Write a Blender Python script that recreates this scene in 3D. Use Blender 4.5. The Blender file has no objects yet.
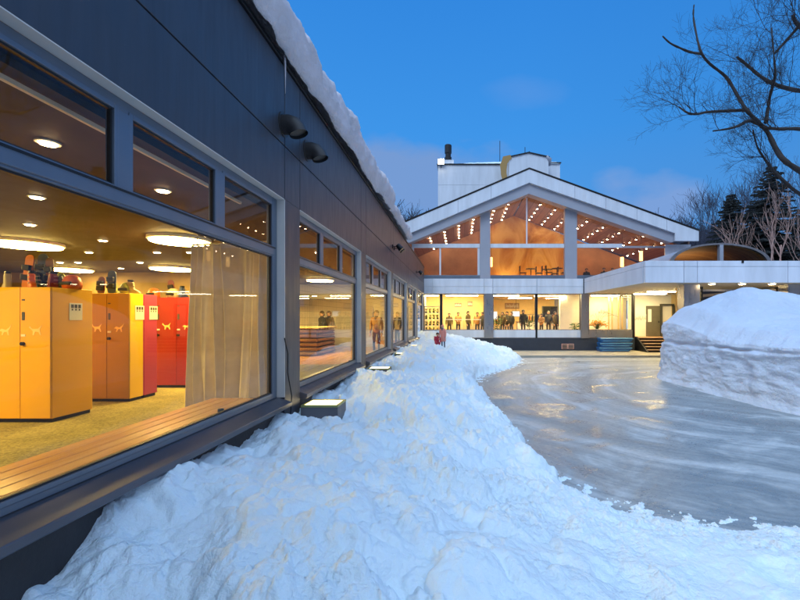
import bpy, bmesh, math, random
import numpy as np
from mathutils import Vector, Matrix, Quaternion
random.seed(7); rng = np.random.RandomState(5)
R = math.radians
sc = bpy.context.scene
COL = sc.collection
F, PX, PY, EYE = 420.0, 459.0, 318.0, 2.2          # lens in photo pixels, vanishing point, eye height

def at(px, py, Y):                                   # photo pixel + depth -> world point
    return Vector(((px-PX)*Y/F, Y, EYE+(PY-py)*Y/F))

# ------------------------------------------------------------------ node helpers
class NT:
    def __init__(s, mat):
        s.t = mat.node_tree; s.n = s.t.nodes; s.l = s.t.links
    def new(s, typ, **kw):
        n = s.n.new(typ)
        for k, v in kw.items():
            if k.startswith('i_'):
                n.inputs[k[2:].replace('_', ' ')].default_value = v
            else: setattr(n, k, v)
        return n
    def link(s, a, b): s.l.new(a, b)
    def mix(s, fac, a, b, blend='MIX'):
        m = s.n.new('ShaderNodeMix'); m.data_type = 'RGBA'; m.blend_type = blend
        for i, v in ((0, fac), (6, a), (7, b)):
            if hasattr(v, 'links'): s.l.new(v, m.inputs[i])
            else: m.inputs[i].default_value = v if i == 0 else (*v[:3], 1)
        return m.outputs[2]
    def math(s, op, a, b=None, c=None, clamp=False):
        m = s.n.new('ShaderNodeMath'); m.operation = op; m.use_clamp = clamp
        for i, v in enumerate((a, b, c)):
            if v is None: continue
            if hasattr(v, 'links'): s.l.new(v, m.inputs[i])
            else: m.inputs[i].default_value = v
        return m.outputs[0]
    def ramp(s, fac, stops):
        r = s.n.new('ShaderNodeValToRGB'); e = r.color_ramp.elements
        while len(e) < len(stops): e.new(.5)
        for k, (p, c) in enumerate(stops):
            e[k].position = p; e[k].color = (*c, 1) if len(c) == 3 else c
        s.l.new(fac, r.inputs[0]); return r.outputs[0]
    def noise(s, vec, scale, detail=4, rough=.55, dist=0):
        n = s.n.new('ShaderNodeTexNoise'); n.inputs['Scale'].default_value = scale
        n.inputs['Detail'].default_value = detail; n.inputs['Roughness'].default_value = rough
        n.inputs['Distortion'].default_value = dist
        if vec is not None: s.l.new(vec, n.inputs['Vector'])
        return n.outputs['Fac']
    def mapping(s, vec, scale=(1, 1, 1), rot=(0, 0, 0), loc=(0, 0, 0)):
        m = s.n.new('ShaderNodeMapping'); m.inputs['Scale'].default_value = scale
        m.inputs['Rotation'].default_value = rot; m.inputs['Location'].default_value = loc
        s.l.new(vec, m.inputs['Vector']); return m.outputs[0]

def base_mat(name):
    m = bpy.data.materials.new(name); m.use_nodes = True
    t = NT(m); b = t.n['Principled BSDF']
    g = t.new('ShaderNodeNewGeometry')
    return m, t, b, g.outputs['Position']

def mat(name, col, rough=.5, metal=0, var=.12, vscale=3.0, bump=0.0, bscale=40, stretch=(1, 1, 1), coat=0, tex='pos'):
    """painted / plain surface with a little tonal and roughness variation"""
    m, t, b, pos = base_mat(name)
    if tex == 'obj':
        pos = t.new('ShaderNodeTexCoord').outputs['Object']
    v = t.mapping(pos, stretch)
    n = t.noise(v, vscale, 5)
    lo = [c*(1-var) for c in col]; hi = [min(1, c*(1+var)) for c in col]
    t.link(t.ramp(n, [(.3, lo), (.7, hi)]), b.inputs['Base Color'])
    n2 = t.noise(v, vscale*4, 3)
    t.link(t.math('MULTIPLY_ADD', n2, .25, rough-.12, clamp=True), b.inputs['Roughness'])
    b.inputs['Metallic'].default_value = metal
    if coat: b.inputs['Coat Weight'].default_value = coat
    if bump:
        bp = t.new('ShaderNodeBump'); bp.inputs['Strength'].default_value = bump; bp.inputs['Distance'].default_value = .01
        t.link(t.noise(v, bscale, 4), bp.inputs['Height']); t.link(bp.outputs[0], b.inputs['Normal'])
    return m

def emit(name, col, strength):
    m = bpy.data.materials.new(name); m.use_nodes = True; t = NT(m); t.n.clear()
    e = t.new('ShaderNodeEmission'); o = t.new('ShaderNodeOutputMaterial')
    e.inputs[0].default_value = (*col, 1); e.inputs[1].default_value = strength
    t.link(e.outputs[0], o.inputs[0]); return m

def glass(name, tint=(.95, .95, .93), refl=.035, grid=0, haze=0.0):
    m = bpy.data.materials.new(name); m.use_nodes = True; t = NT(m); t.n.clear()
    o = t.new('ShaderNodeOutputMaterial'); tr = t.new('ShaderNodeBsdfTransparent'); gl = t.new('ShaderNodeBsdfGlossy')
    gl.inputs['Roughness'].default_value = .015; gl.inputs['Color'].default_value = (.9, .93, 1, 1)
    lw = t.new('ShaderNodeLayerWeight', i_Blend=.5)
    # Schlick on the facing term (same for both sides of the sheet)
    f = t.math('POWER', lw.outputs['Facing'], 4.5)
    f = t.math('MULTIPLY_ADD', f, .65, refl, clamp=True)
    mx = t.new('ShaderNodeMixShader'); t.link(f, mx.inputs[0])
    pos = t.new('ShaderNodeNewGeometry').outputs['Position']
    col = tint
    if haze:
        n = t.noise(t.mapping(pos, (1, 1, .35)), 5, 6)
        df = t.new('ShaderNodeBsdfDiffuse'); df.inputs[0].default_value = (.8, .8, .8, 1)
        mh = t.new('ShaderNodeMixShader')
        t.link(t.math('MULTIPLY', n, haze), mh.inputs[0]); t.link(tr.outputs[0], mh.inputs[1]); t.link(df.outputs[0], mh.inputs[2])
        base = mh.outputs[0]
    else: base = tr.outputs[0]
    if grid:
        sx = t.new('ShaderNodeSeparateXYZ'); t.link(pos, sx.inputs[0])
        def line(c, p, w):
            fr = t.math('FRACT', t.math('DIVIDE', c, p)); return t.math('LESS_THAN', fr, w/p)
        g = t.math('MAXIMUM', line(sx.outputs[1], grid, .004), line(sx.outputs[2], grid, .004))
        t.link(t.mix(t.math('MULTIPLY', g, .75), tint, (.2, .19, .17)), tr.inputs[0])
    else: tr.inputs[0].default_value = (*tint, 1)
    t.link(base, mx.inputs[1]); t.link(gl.outputs[0], mx.inputs[2]); t.link(mx.outputs[0], o.inputs[0])
    return m

# ------------------------------------------------------------------ mesh helpers
class MB:
    def __init__(s): s.v = []; s.f = []
    def box(s, x0, x1, y0, y1, z0, z1):
        k = len(s.v)
        s.v += [(x, y, z) for z in (z0, z1) for y in (y0, y1) for x in (x0, x1)]
        s.f += [tuple(k+i for i in q) for q in ((0, 2, 3, 1), (4, 5, 7, 6), (0, 1, 5, 4), (2, 6, 7, 3), (0, 4, 6, 2), (1, 3, 7, 5))]
        return s
    def quad(s, a, b, c, d):
        k = len(s.v); s.v += [tuple(a), tuple(b), tuple(c), tuple(d)]; s.f.append((k, k+1, k+2, k+3)); return s
    def poly(s, pts):
        k = len(s.v); s.v += [tuple(p) for p in pts]; s.f.append(tuple(range(k, k+len(pts)))); return s
    def prism(s, pts, d):                              # pts ccw seen from -d side, extruded by vector d
        k = len(s.v); n = len(pts); d = Vector(d)
        s.v += [tuple(p) for p in pts]+[tuple(Vector(p)+d) for p in pts]
        s.f.append(tuple(range(k, k+n))); s.f.append(tuple(range(k+2*n-1, k+n-1, -1)))
        for i in range(n):
            j = (i+1) % n; s.f.append((k+i, k+n+i, k+n+j, k+j))
        return s
    def xz(s, pts, y0, y1):                            # prism from (x,z) outline
        return s.prism([(x, y0, z) for x, z in pts], (0, y1-y0, 0))
    def tube(s, pts, rad, n=8, cap=True):
        pts = [Vector(p) for p in pts]; m = len(pts)
        if not hasattr(rad, '__len__'): rad = [rad]*m
        k = len(s.v); up = Vector((.13, .21, 1)).normalized()
        for i, p in enumerate(pts):
            d = (pts[min(i+1, m-1)]-pts[max(i-1, 0)])
            if d.length < 1e-9: d = Vector((0, 0, 1))
            d.normalize()
            a = d.cross(up)
            if a.length < .05: a = d.cross(Vector((1, 0, 0)))
            a.normalize(); b = d.cross(a)
            for q in range(n):
                t = 2*math.pi*q/n
                s.v.append(tuple(p+(a*math.cos(t)+b*math.sin(t))*rad[i]))
        for i in range(m-1):
            for q in range(n):
                r = (q+1) % n
                s.f.append((k+i*n+q, k+i*n+r, k+(i+1)*n+r, k+(i+1)*n+q))
        if cap:
            s.f.append(tuple(k+q for q in range(n))[::-1]); s.f.append(tuple(k+(m-1)*n+q for q in range(n)))
        return s
    def lathe(s, prof, c, n=20):                       # prof [(r,z)...]
        k = len(s.v); c = Vector(c)
        for r, z in prof:
            for q in range(n):
                t = 2*math.pi*q/n; s.v.append((c.x+r*math.cos(t), c.y+r*math.sin(t), c.z+z))
        for i in range(len(prof)-1):
            for q in range(n):
                r = (q+1) % n; s.f.append((k+i*n+q, k+i*n+r, k+(i+1)*n+r, k+(i+1)*n+q))
        s.f.append(tuple(k+q for q in range(n))[::-1]); s.f.append(tuple(k+(len(prof)-1)*n+q for q in range(n)))
        return s
    def build(s, name, m, parent=None, smooth=False, bevel=0, loc=None):
        me = bpy.data.meshes.new(name); me.from_pydata(s.v, [], s.f); me.validate(); me.update()
        o = bpy.data.objects.new(name, me); COL.objects.link(o)
        if m: me.materials.append(m)
        if smooth: me.shade_smooth()
        if parent: o.parent = parent
        if loc: o.location = loc
        if bevel:
            b = o.modifiers.new('bevel', 'BEVEL'); b.width = bevel; b.segments = 2; b.limit_method = 'ANGLE'
        return o

def tag(o, label=None, cat=None, group=None, kind=None):
    for k, v in (('label', label), ('category', cat), ('group', group), ('kind', kind)):
        if v: o[k] = v
    return o
def thing(name, label, cat, loc=(0, 0, 0), group=None, rz=0):
    o = bpy.data.objects.new(name, None); COL.objects.link(o); o.location = loc; o.rotation_euler = (0, 0, rz)
    return tag(o, label, cat, group)
def shift(mb, loc):                                    # geometry given in world space -> local to loc
    mb.v = [(v[0]-loc[0], v[1]-loc[1], v[2]-loc[2]) for v in mb.v]; return mb
def copy_tree(o, parent=None):
    kids = list(o.children); c = o.copy(); COL.objects.link(c)
    if parent: c.parent = parent
    for ch in kids: copy_tree(ch, c)
    return c

# ------------------------------------------------------------------ numpy noise
def _h(ix, iy, seed):
    n = (ix*374761393 + iy*668265263 + seed*1442695041) & 0xffffffff
    n = ((n ^ (n >> 13))*1274126177) & 0xffffffff
    return ((n ^ (n >> 16)) & 0xffffff)/float(0xffffff)
def vnoise(x, y, seed=0):
    ix = np.floor(x).astype(np.int64); iy = np.floor(y).astype(np.int64); fx = x-ix; fy = y-iy
    def g(a, b):
        t = _h(ix+a, iy+b, seed)*2*math.pi
        return np.cos(t)*(fx-a)+np.sin(t)*(fy-b)
    u = fx**3*(fx*(fx*6-15)+10); v = fy**3*(fy*(fy*6-15)+10)
    return (g(0, 0)*(1-u)+g(1, 0)*u)*(1-v)+(g(0, 1)*(1-u)+g(1, 1)*u)*v
def fbm(x, y, oct=5, seed=0, gain=.5):
    s = 0; a = 1; f = 1
    for i in range(oct):
        s = s+a*vnoise(x*f, y*f, seed+i*17); a *= gain; f *= 2.03
    return s
def billow(x, y, oct=4, seed=0, gain=.5):
    s = 0; a = 1; f = 1
    for i in range(oct):
        s = s+a*np.sqrt(vnoise(x*f, y*f, seed+i*13)**2+.008); a *= gain; f *= 2.1
    return s
def clods(x, y, seed=0, dens=.6):                       # rounded lumps from cellular noise
    ix = np.floor(x).astype(np.int64); iy = np.floor(y).astype(np.int64); out = np.zeros_like(x)
    for a in (-1, 0, 1):
        for b in (-1, 0, 1):
            jx = _h(ix+a, iy+b, seed); jy = _h(ix+a, iy+b, seed+5); r = _h(ix+a, iy+b, seed+9)
            rad = np.where(_h(ix+a, iy+b, seed+21) < dens, .15+.45*r, 0.001)
            d = ((ix+a+jx-x)**2+(iy+b+jy-y)**2)/rad**2
            out = np.maximum(out, rad*np.sqrt(np.clip(1-d, 0, 1)))
    return out
def sstep(a, b, x):
    t = np.clip((x-a)/(b-a), 0, 1); return t*t*(3-2*t)
def grid_mesh(name, V, m, parent=None):
    """V: (rows, cols, 3) array"""
    r, c, _ = V.shape; idx = np.arange(r*c).reshape(r, c)
    q = np.stack([idx[:-1, :-1], idx[:-1, 1:], idx[1:, 1:], idx[1:, :-1]], -1).reshape(-1, 4)
    me = bpy.data.meshes.new(name)
    me.vertices.add(r*c); me.vertices.foreach_set('co', V.reshape(-1).astype(np.float32))
    me.loops.add(q.size); me.loops.foreach_set('vertex_index', q.reshape(-1).astype(np.int32))
    me.polygons.add(len(q)); me.polygons.foreach_set('loop_start', np.arange(0, q.size, 4, dtype=np.int32))
    me.polygons.foreach_set('loop_total', np.full(len(q), 4, dtype=np.int32))
    me.update(calc_edges=True); me.validate(); me.shade_smooth(); me.materials.append(m)
    o = bpy.data.objects.new(name, me); COL.objects.link(o)
    if parent: o.parent = parent
    return o

# ------------------------------------------------------------------ materials
M = {}
def snow_mat(name, dirty=0.0, layers=False, col=(.80, .90, .96)):
    m, t, b, pos = base_mat(name)
    n = t.noise(pos, 1.7, 6, .6)
    c = t.ramp(n, [(.3, [x*.93 for x in col]), (.7, col)])
    if dirty:
        sc_ = (1.2, 1.2, 3.2) if layers else (1, 1, 1)
        d = t.noise(t.mapping(pos, sc_), 1.6, 7, .62, .4)
        d2 = t.math('MULTIPLY', t.ramp(d, [(.42, (0, 0, 0)), (.66, (1, 1, 1))]), dirty)
        # dirt only shows on steep faces
        sx = t.new('ShaderNodeSeparateXYZ'); g = t.n['Geometry'] if 'Geometry' in t.n else None
        t.link(g.outputs['Normal'], sx.inputs[0])
        steep = t.math('SUBTRACT', 1.0, t.math('MULTIPLY', t.math('ABSOLUTE', sx.outputs[2]), 1.25), clamp=True)
        d3 = t.math('MULTIPLY', d2, steep, clamp=True)
        c = t.mix(d3, c, (.30, .27, .27))
    t.link(c, b.inputs['Base Color'])
    b.inputs['Roughness'].default_value = .55
    b.inputs['Subsurface Weight'].default_value = .12
    b.inputs['Subsurface Radius'].default_value = (.25, .5, .9)
    b.inputs['Subsurface Scale'].default_value = .06
    b.inputs['Specular IOR Level'].default_value = .15
    bp = t.new('ShaderNodeBump', i_Strength=.55, i_Distance=.028)
    vsum = None
    wv = t.new('ShaderNodeVectorMath', operation='ADD'); nv = t.new('ShaderNodeTexNoise'); nv.inputs['Scale'].default_value = 9; t.link(pos, nv.inputs['Vector'])
    ns = t.new('ShaderNodeVectorMath', operation='SCALE'); ns.inputs['Scale'].default_value = .09; t.link(nv.outputs['Color'], ns.inputs[0]); t.link(pos, wv.inputs[0]); t.link(ns.outputs[0], wv.inputs[1])
    for scl, wt in ((13, 1.0), (31, .5), (75, .25)):
        vo = t.new('ShaderNodeTexVoronoi'); vo.inputs['Scale'].default_value = scl; t.link(wv.outputs[0], vo.inputs['Vector'])
        q = t.math('MULTIPLY', t.math('MULTIPLY', vo.outputs['Distance'], vo.outputs['Distance']), -wt)
        vsum = q if vsum is None else t.math('ADD', vsum, q)
    pm = t.math('MULTIPLY_ADD', t.noise(pos, 1.1, 3), 3.4, -1.2, clamp=True)      # crumbly patches only
    h = t.math('ADD', t.math('MULTIPLY', vsum, t.math('MULTIPLY_ADD', pm, 1.0, .35)), t.math('MULTIPLY', t.noise(pos, 140, 3, .6), .25))
    t.link(h, bp.inputs['Height']); t.link(bp.outputs[0], b.inputs['Normal'])
    return m
M['snow'] = snow_mat('snow', .10)
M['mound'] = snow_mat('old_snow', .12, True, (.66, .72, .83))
M['roofsnow'] = snow_mat('roof_snow', .4, False, (.72, .64, .66))  # warm lamp tint on the snow is put into this pinkish base

# wing cladding: dark metal sheet, faint vertical streaks
def clad(name, col, rough=.38, metal=.35):
    m, t, b, pos = base_mat(name)
    n = t.noise(t.mapping(pos, (1, 5, .25)), 2.2, 6, .6)
    t.link(t.ramp(n, [(.3, [c*.88 for c in col]), (.72, [c*1.12 for c in col])]), b.inputs['Base Color'])
    t.link(t.math('MULTIPLY_ADD', t.noise(t.mapping(pos, (1, 3, .4)), 5, 4), .3, rough-.13), b.inputs['Roughness'])
    b.inputs['Metallic'].default_value = metal
    bp = t.new('ShaderNodeBump', i_Strength=.12, i_Distance=.02)
    t.link(t.noise(t.mapping(pos, (1, 1, .5)), 1.4, 3), bp.inputs['Height']); t.link(bp.outputs[0], b.inputs['Normal'])
    return m
M['clad'] = clad('slate_metal_cladding', (.064, .066, .080), .42)
M['base_wall'] = mat('dark_base_wall', (.030, .026, .028), .6, 0, .2, 3, .3)
M['frame'] = mat('blue_grey_aluminium_frame', (.16, .19, .24), .38, .5, .08, 2)
M['sill'] = mat('dark_aluminium_sill', (.12, .12, .14), .35, .6, .1, 2)
M['gasket'] = mat('black_rubber', (.012, .012, .013), .5)
M['reveal'] = mat('pale_painted_reveal', (.60, .55, .50), .5, 0, .05)
M['white_panel'] = mat('white_painted_panel', (.64, .67, .74), .42, 0, .10, 1.6, stretch=(1.6, 1, .25))
M['grey_beam'] = mat('grey_painted_beam', (.34, .35, .41), .45, 0, .05, .8)
M['cream_wall'] = mat('warm_display_wall', (.85, .68, .32), .6, 0, .05)
M['white_paint'] = mat('white_plaster', (.80, .78, .70), .6, 0, .04)
M['yellow_wall'] = mat('cream_plaster_wall', (.78, .60, .28), .6, 0, .06)
M['ceil_dark'] = mat('brown_ceiling', (.05, .040, .028), .7, 0, .15, 1)
M['black'] = mat('black_metal', (.012, .012, .014), .4, .3)
M['steel'] = mat('brushed_steel', (.35, .33, .33), .3, .8, .12, 1.5, stretch=(1, 1, .2))
M['plinth'] = mat('dark_slate_plinth', (.028, .036, .055), .5, 0, .15)
M['blue'] = mat('blue_plastic', (.012, .10, .32), .32, 0, .1)
M['asph'] = mat('concrete_paving', (.36, .33, .27), .5, 0, .15, 2, .3)
M['glass'] = glass('window_glass', (.97, .96, .92), .03)
M['glass_wire'] = glass('wired_window_glass', grid=.1, haze=.03)
M['glass_top'] = glass('transom_glass', (.96, .84, .72), .03, haze=.01)
M['glass_up'] = glass('upper_window_glass', (.88, .84, .80), .11)
M['fabric'] = mat('linen_curtain', (.92, .84, .80), .85, 0, .06, 6, .2, 300)
M['orange'] = mat('orange_locker_paint', (.84, .44, .003), .42, 0, .05, 1.2)
M['brown'] = mat('amber_locker_paint', (.36, .19, .006), .4, 0, .06, 1.2)
M['yellow'] = mat('yellow_locker_paint', (.95, .58, .006), .4, 0, .05, 1.2)
M['red'] = mat('red_locker_paint', (.27, .016, .016), .38, 0, .06, 1.2)
M['pinkred'] = mat('rose_locker_paint', (.50, .05, .10), .4, 0, .06, 1.2)
M['paper'] = mat('white_card', (.78, .76, .68), .6, 0, .03)
M['ink'] = mat('dark_ink', (.06, .06, .05), .6)
M['motif'] = mat('pale_printed_motif', (.92, .62, .20), .6)
M['lamp'] = emit('warm_disc_lamp', (1, .69, .18), 92)
M['spot'] = emit('downlight_lamp', (1, .76, .40), 60)
M['boll_lamp'] = emit('bollard_diffuser', (1, .80, .42), 5.0)
M['flood'] = emit('floodlight_lamp', (1, .85, .6), 90)
M['tube'] = emit('tube_lamp', (1, .77, .36), 115)
M['led'] = emit('spot_lamp', (1, .66, .38), 150)
M['wash'] = emit('wall_wash_lamp', (1, .60, .18), 85)
M['yglow'] = emit('self_glow_scoop', (1, .85, .5), .22)  # no lamp: emission imitates yellow light falling on the gutter
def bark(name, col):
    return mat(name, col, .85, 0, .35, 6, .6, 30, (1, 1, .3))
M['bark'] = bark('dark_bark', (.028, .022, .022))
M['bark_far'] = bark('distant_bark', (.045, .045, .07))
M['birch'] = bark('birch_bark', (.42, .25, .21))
M['needle'] = mat('conifer_needles', (.010, .012, .012), .8, 0, .3, 3)

# wood with boards
def wood(name, c1, c2, board=.13, axis=0, rough=.3, gap=.03, grain=(1, .12, 1)):
    m, t, b, pos = base_mat(name)
    sx = t.new('ShaderNodeSeparateXYZ'); t.link(pos, sx.inputs[0])
    k = t.math('DIVIDE', sx.outputs[axis], board)
    fr = t.math('FRACT', k); fl = t.math('FLOOR', k)
    wn = t.new('ShaderNodeTexWhiteNoise', noise_dimensions='1D'); t.link(fl, wn.inputs['W'])
    n = t.noise(t.mapping(pos, grain), 9, 6, .6, .6)
    c = t.ramp(t.math('ADD', t.math('MULTIPLY', n, .7), t.math('MULTIPLY', wn.outputs['Value'], .3)), [(.3, c1), (.7, c2)])
    if gap:
        c = t.mix(t.math('LESS_THAN', fr, gap), c, [x*.12 for x in c1])
    t.link(c, b.inputs['Base Color']); b.inputs['Roughness'].default_value = rough
    bp = t.new('ShaderNodeBump', i_Strength=.2, i_Distance=.005); t.link(n, bp.inputs['Height']); t.link(bp.outputs[0], b.inputs['Normal'])
    return m
M['bench_wood'] = wood('oiled_larch_boards', (.66, .30, .06), (.95, .55, .16), 10, 0, .25, 0)
M['wood_ceiling'] = wood('red_wood_ceiling', (.20, .105, .07), (.30, .165, .11), .4, 0, .5, .05)
M['plank'] = wood('rough_log_planks', (.30, .16, .06), (.55, .33, .14), .16, 2, .6, .12, (.15, .15, 1))
M['floor_wood'] = wood('orange_floorboards', (.50, .25, .07), (.66, .36, .12), .15, 0, .25, .02)
M['vault_wood'] = wood('arched_slat_wood', (.26, .14, .05), (.40, .24, .10), .35, 1, .5, .06, (1, 1, 1))
M['step_wood'] = mat('worn_step_boards', (.34, .22, .15), .6, 0, .15, 3)

def carpet():
    m, t, b, pos = base_mat('olive_carpet')
    n = t.noise(pos, 35, 4, .7); n2 = t.noise(pos, 2.2, 3)
    c = t.ramp(t.math('ADD', t.math('MULTIPLY', n, .7), t.math('MULTIPLY', n2, .3)), [(.38, (.13, .11, .03)), (.62, (.36, .30, .09))])
    t.link(c, b.inputs['Base Color']); b.inputs['Roughness'].default_value = .95
    bp = t.new('ShaderNodeBump', i_Strength=.6, i_Distance=.01); t.link(t.noise(pos, 160, 2), bp.inputs['Height']); t.link(bp.outputs[0], b.inputs['Normal'])
    return m
M['carpet'] = carpet()

def icy_drive():
    m, t, b, pos = base_mat('icy_wet_driveway')
    # vehicle tracks sweep in arcs round the snow island
    c = t.mapping(pos, (1, 1, 0), loc=(-10.3, -14.2, 0))
    warp = t.new('ShaderNodeVectorMath', operation='SCALE'); nz = t.new('ShaderNodeTexNoise'); nz.inputs['Scale'].default_value = .28
    nz.inputs['Detail'].default_value = 3; t.link(pos, nz.inputs['Vector']); t.link(nz.outputs['Color'], warp.inputs[0]); warp.inputs['Scale'].default_value = 2.0
    ad = t.new('ShaderNodeVectorMath', operation='ADD'); t.link(c, ad.inputs[0]); t.link(warp.outputs[0], ad.inputs[1])
    fl = t.new('ShaderNodeVectorMath', operation='MULTIPLY'); t.link(ad.outputs[0], fl.inputs[0]); fl.inputs[1].default_value = (1, 1, 0)
    ln = t.new('ShaderNodeVectorMath', operation='LENGTH'); t.link(fl.outputs[0], ln.inputs[0]); rad = ln.outputs['Value']
    cmb = t.new('ShaderNodeCombineXYZ'); t.link(rad, cmb.inputs[0]); 
    band = t.noise(cmb.outputs[0], 1.25, 5, .66)
    fine = t.noise(t.mapping(cmb.outputs[0], (1, 1, 1)), 7, 4, .7)
    blot = t.noise(pos, .75, 9, .66, 1.4); grit = t.noise(pos, 14, 5, .7)
    s = t.math('ADD', t.math('MULTIPLY', band, .52), t.math('MULTIPLY', fine, .07))
    s = t.math('ADD', s, t.math('MULTIPLY', blot, .41))
    c1 = t.ramp(s, [(.40, (.19, .215, .235)), (.46, (.25, .28, .30)), (.505, (.33, .36, .38)), (.535, (.42, .45, .47)), (.60, (.60, .63, .65))])
    c1 = t.mix(t.math('MULTIPLY', grit, .3), c1, (.08, .085, .09), 'MIX')
    t.link(c1, b.inputs['Base Color'])
    rr = t.ramp(t.math('ADD', t.math('MULTIPLY', blot, .6), t.math('MULTIPLY', grit, .4)), [(.40, (.20, .20, .20)), (.50, (.50, .50, .50)), (.60, (.75, .75, .75))])
    t.link(rr, b.inputs['Roughness']); b.inputs['Specular IOR Level'].default_value = .45
    bp = t.new('ShaderNodeBump', i_Strength=.5, i_Distance=.025)
    h = t.math('ADD', t.math('MULTIPLY', s, 1.2), t.math('ADD', t.math('MULTIPLY', grit, .22), t.math('MULTIPLY', t.noise(pos, 3.5, 5, .6), .5)))
    t.link(h, bp.inputs['Height']); t.link(bp.outputs[0], b.inputs['Normal'])
    return m
M['drive'] = icy_drive()

# ------------------------------------------------------------------ camera, world, light
cam = bpy.data.cameras.new('camera'); co = bpy.data.objects.new('camera', cam); COL.objects.link(co); sc.camera = co
co.location = (0, 0, EYE); co.rotation_euler = (R(90), 0, 0)
cam.sensor_width = 36; cam.lens = 36*F/800; cam.shift_x = -(PX-400)/800; cam.shift_y = (PY-300)/800
cam.clip_start = .05; cam.clip_end = 3000
sc.render.resolution_x = 1024; sc.render.resolution_y = 768
sc.view_settings.view_transform = 'Standard'; sc.view_settings.look = 'None'; sc.view_settings.exposure = 0

w = bpy.data.worlds.new('World'); sc.world = w; w.use_nodes = True
t = NT(w); bg = t.n['Background']
sky = t.new('ShaderNodeTexSky', sky_type='NISHITA'); sky.sun_disc = False
sky.sun_elevation = R(2); sky.sun_rotation = R(195); sky.ozone_density = 6; sky.dust_density = .3
D = t.new('ShaderNodeTexCoord').outputs['Generated']
sp = t.new('ShaderNodeSeparateXYZ'); t.link(D, sp.inputs[0])
# blue-hour dome: deep clear blue ahead, paler afterglow behind the photographer
ahead = t.ramp(sp.outputs[2], [(0, (.16, .30, .58)), (.10, (.115, .32, .70)), (.22, (.092, .335, .77)), (.40, (.050, .30, .80)), (.62, (.032, .24, .73)), (1, (.02, .16, .52))])
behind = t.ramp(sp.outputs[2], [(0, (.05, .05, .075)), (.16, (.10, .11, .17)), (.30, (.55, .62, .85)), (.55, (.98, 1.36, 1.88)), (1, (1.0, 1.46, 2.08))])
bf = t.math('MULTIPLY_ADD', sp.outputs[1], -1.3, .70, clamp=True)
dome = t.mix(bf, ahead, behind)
# east darkens toward the right
rt = t.math('MULTIPLY_ADD', sp.outputs[0], .9, -.12, clamp=True)
dome = t.mix(t.math('MULTIPLY', rt, .42), dome, (.012, .085, .34))
def puff(dome, d, sx_, sz_, amp, seed, colr):
    v = Vector(d).normalized()
    nz = t.new('ShaderNodeTexNoise'); nz.inputs['Scale'].default_value = 5; nz.inputs['Detail'].default_value = 6
    t.link(t.mapping(D, (1, 1, 2), loc=(seed, 0, 0)), nz.inputs['Vector'])
    dx = t.math('DIVIDE', t.math('SUBTRACT', t.math('DIVIDE', sp.outputs[0], t.math('MAXIMUM', sp.outputs[1], .05)), v.x/v.y), sx_)
    dz = t.math('DIVIDE', t.math('SUBTRACT', t.math('DIVIDE', sp.outputs[2], t.math('MAXIMUM', sp.outputs[1], .05)), v.z/v.y), sz_)
    d2 = t.math('ADD', t.math('MULTIPLY', dx, dx), t.math('MULTIPLY', dz, dz))
    f = t.math('SUBTRACT', t.math('MULTIPLY_ADD', nz.outputs['Fac'], 2.6, -.45), d2)
    f = t.math('SMOOTHSTEP', f, 0, 1) if False else t.math('MULTIPLY', f, amp*1.6, clamp=True)
    f = t.math('MULTIPLY', f, t.math('GREATER_THAN', sp.outputs[1], .05))
    f = t.math('MINIMUM', f, .85)
    return t.mix(f, dome, colr)
dome = puff(dome, at(395, 182, 10)-Vector((0, 0, EYE)), .30, .13, .8, 3, (.20, .33, .62))
dome = puff(dome, at(652, 200, 10)-Vector((0, 0, EYE)), .17, .085, .8, 9, (.22, .36, .68))
dome = puff(dome, at(520, 92, 10)-Vector((0, 0, EYE)), .12, .05, .12, 14, (.22, .36, .70))
nis = t.new('ShaderNodeVectorMath', operation='SCALE'); t.link(sky.outputs[0], nis.inputs[0]); nis.inputs['Scale'].default_value = .01
fin = t.mix(1.0, dome, nis.outputs[0], 'ADD')
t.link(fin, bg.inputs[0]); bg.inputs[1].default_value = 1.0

sun = bpy.data.lights.new('sun', 'SUN'); sun.energy = .95; sun.angle = R(22); sun.color = (.72, .88, 1)
so = bpy.data.objects.new('sun', sun); COL.objects.link(so)
so.rotation_euler = Vector((.25, .55, -.62)).to_track_quat('-Z', 'Y').to_euler()

# ------------------------------------------------------------------ ground
g = MB().quad((-400, -60, -.03), (600, -60, -.03), (600, 1200, -.03), (-400, 1200, -.03)).build('ground', M['snow']); tag(g, 'snow covered ground around the lodge', kind='structure')
g = MB().quad((-2.2, -8, 0), (45, -8, 0), (45, 26.9, 0), (-2.2, 26.9, 0)).build('driveway', M['drive']); tag(g, 'icy wet asphalt driveway with curved tyre tracks', kind='structure')
pv = MB().box(2.0, 20, 23.4, 26.95, -.02, .12).build('pavement', M['asph'], bevel=.02); tag(pv, 'raised pale concrete pavement in front of the lodge', kind='structure')

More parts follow.
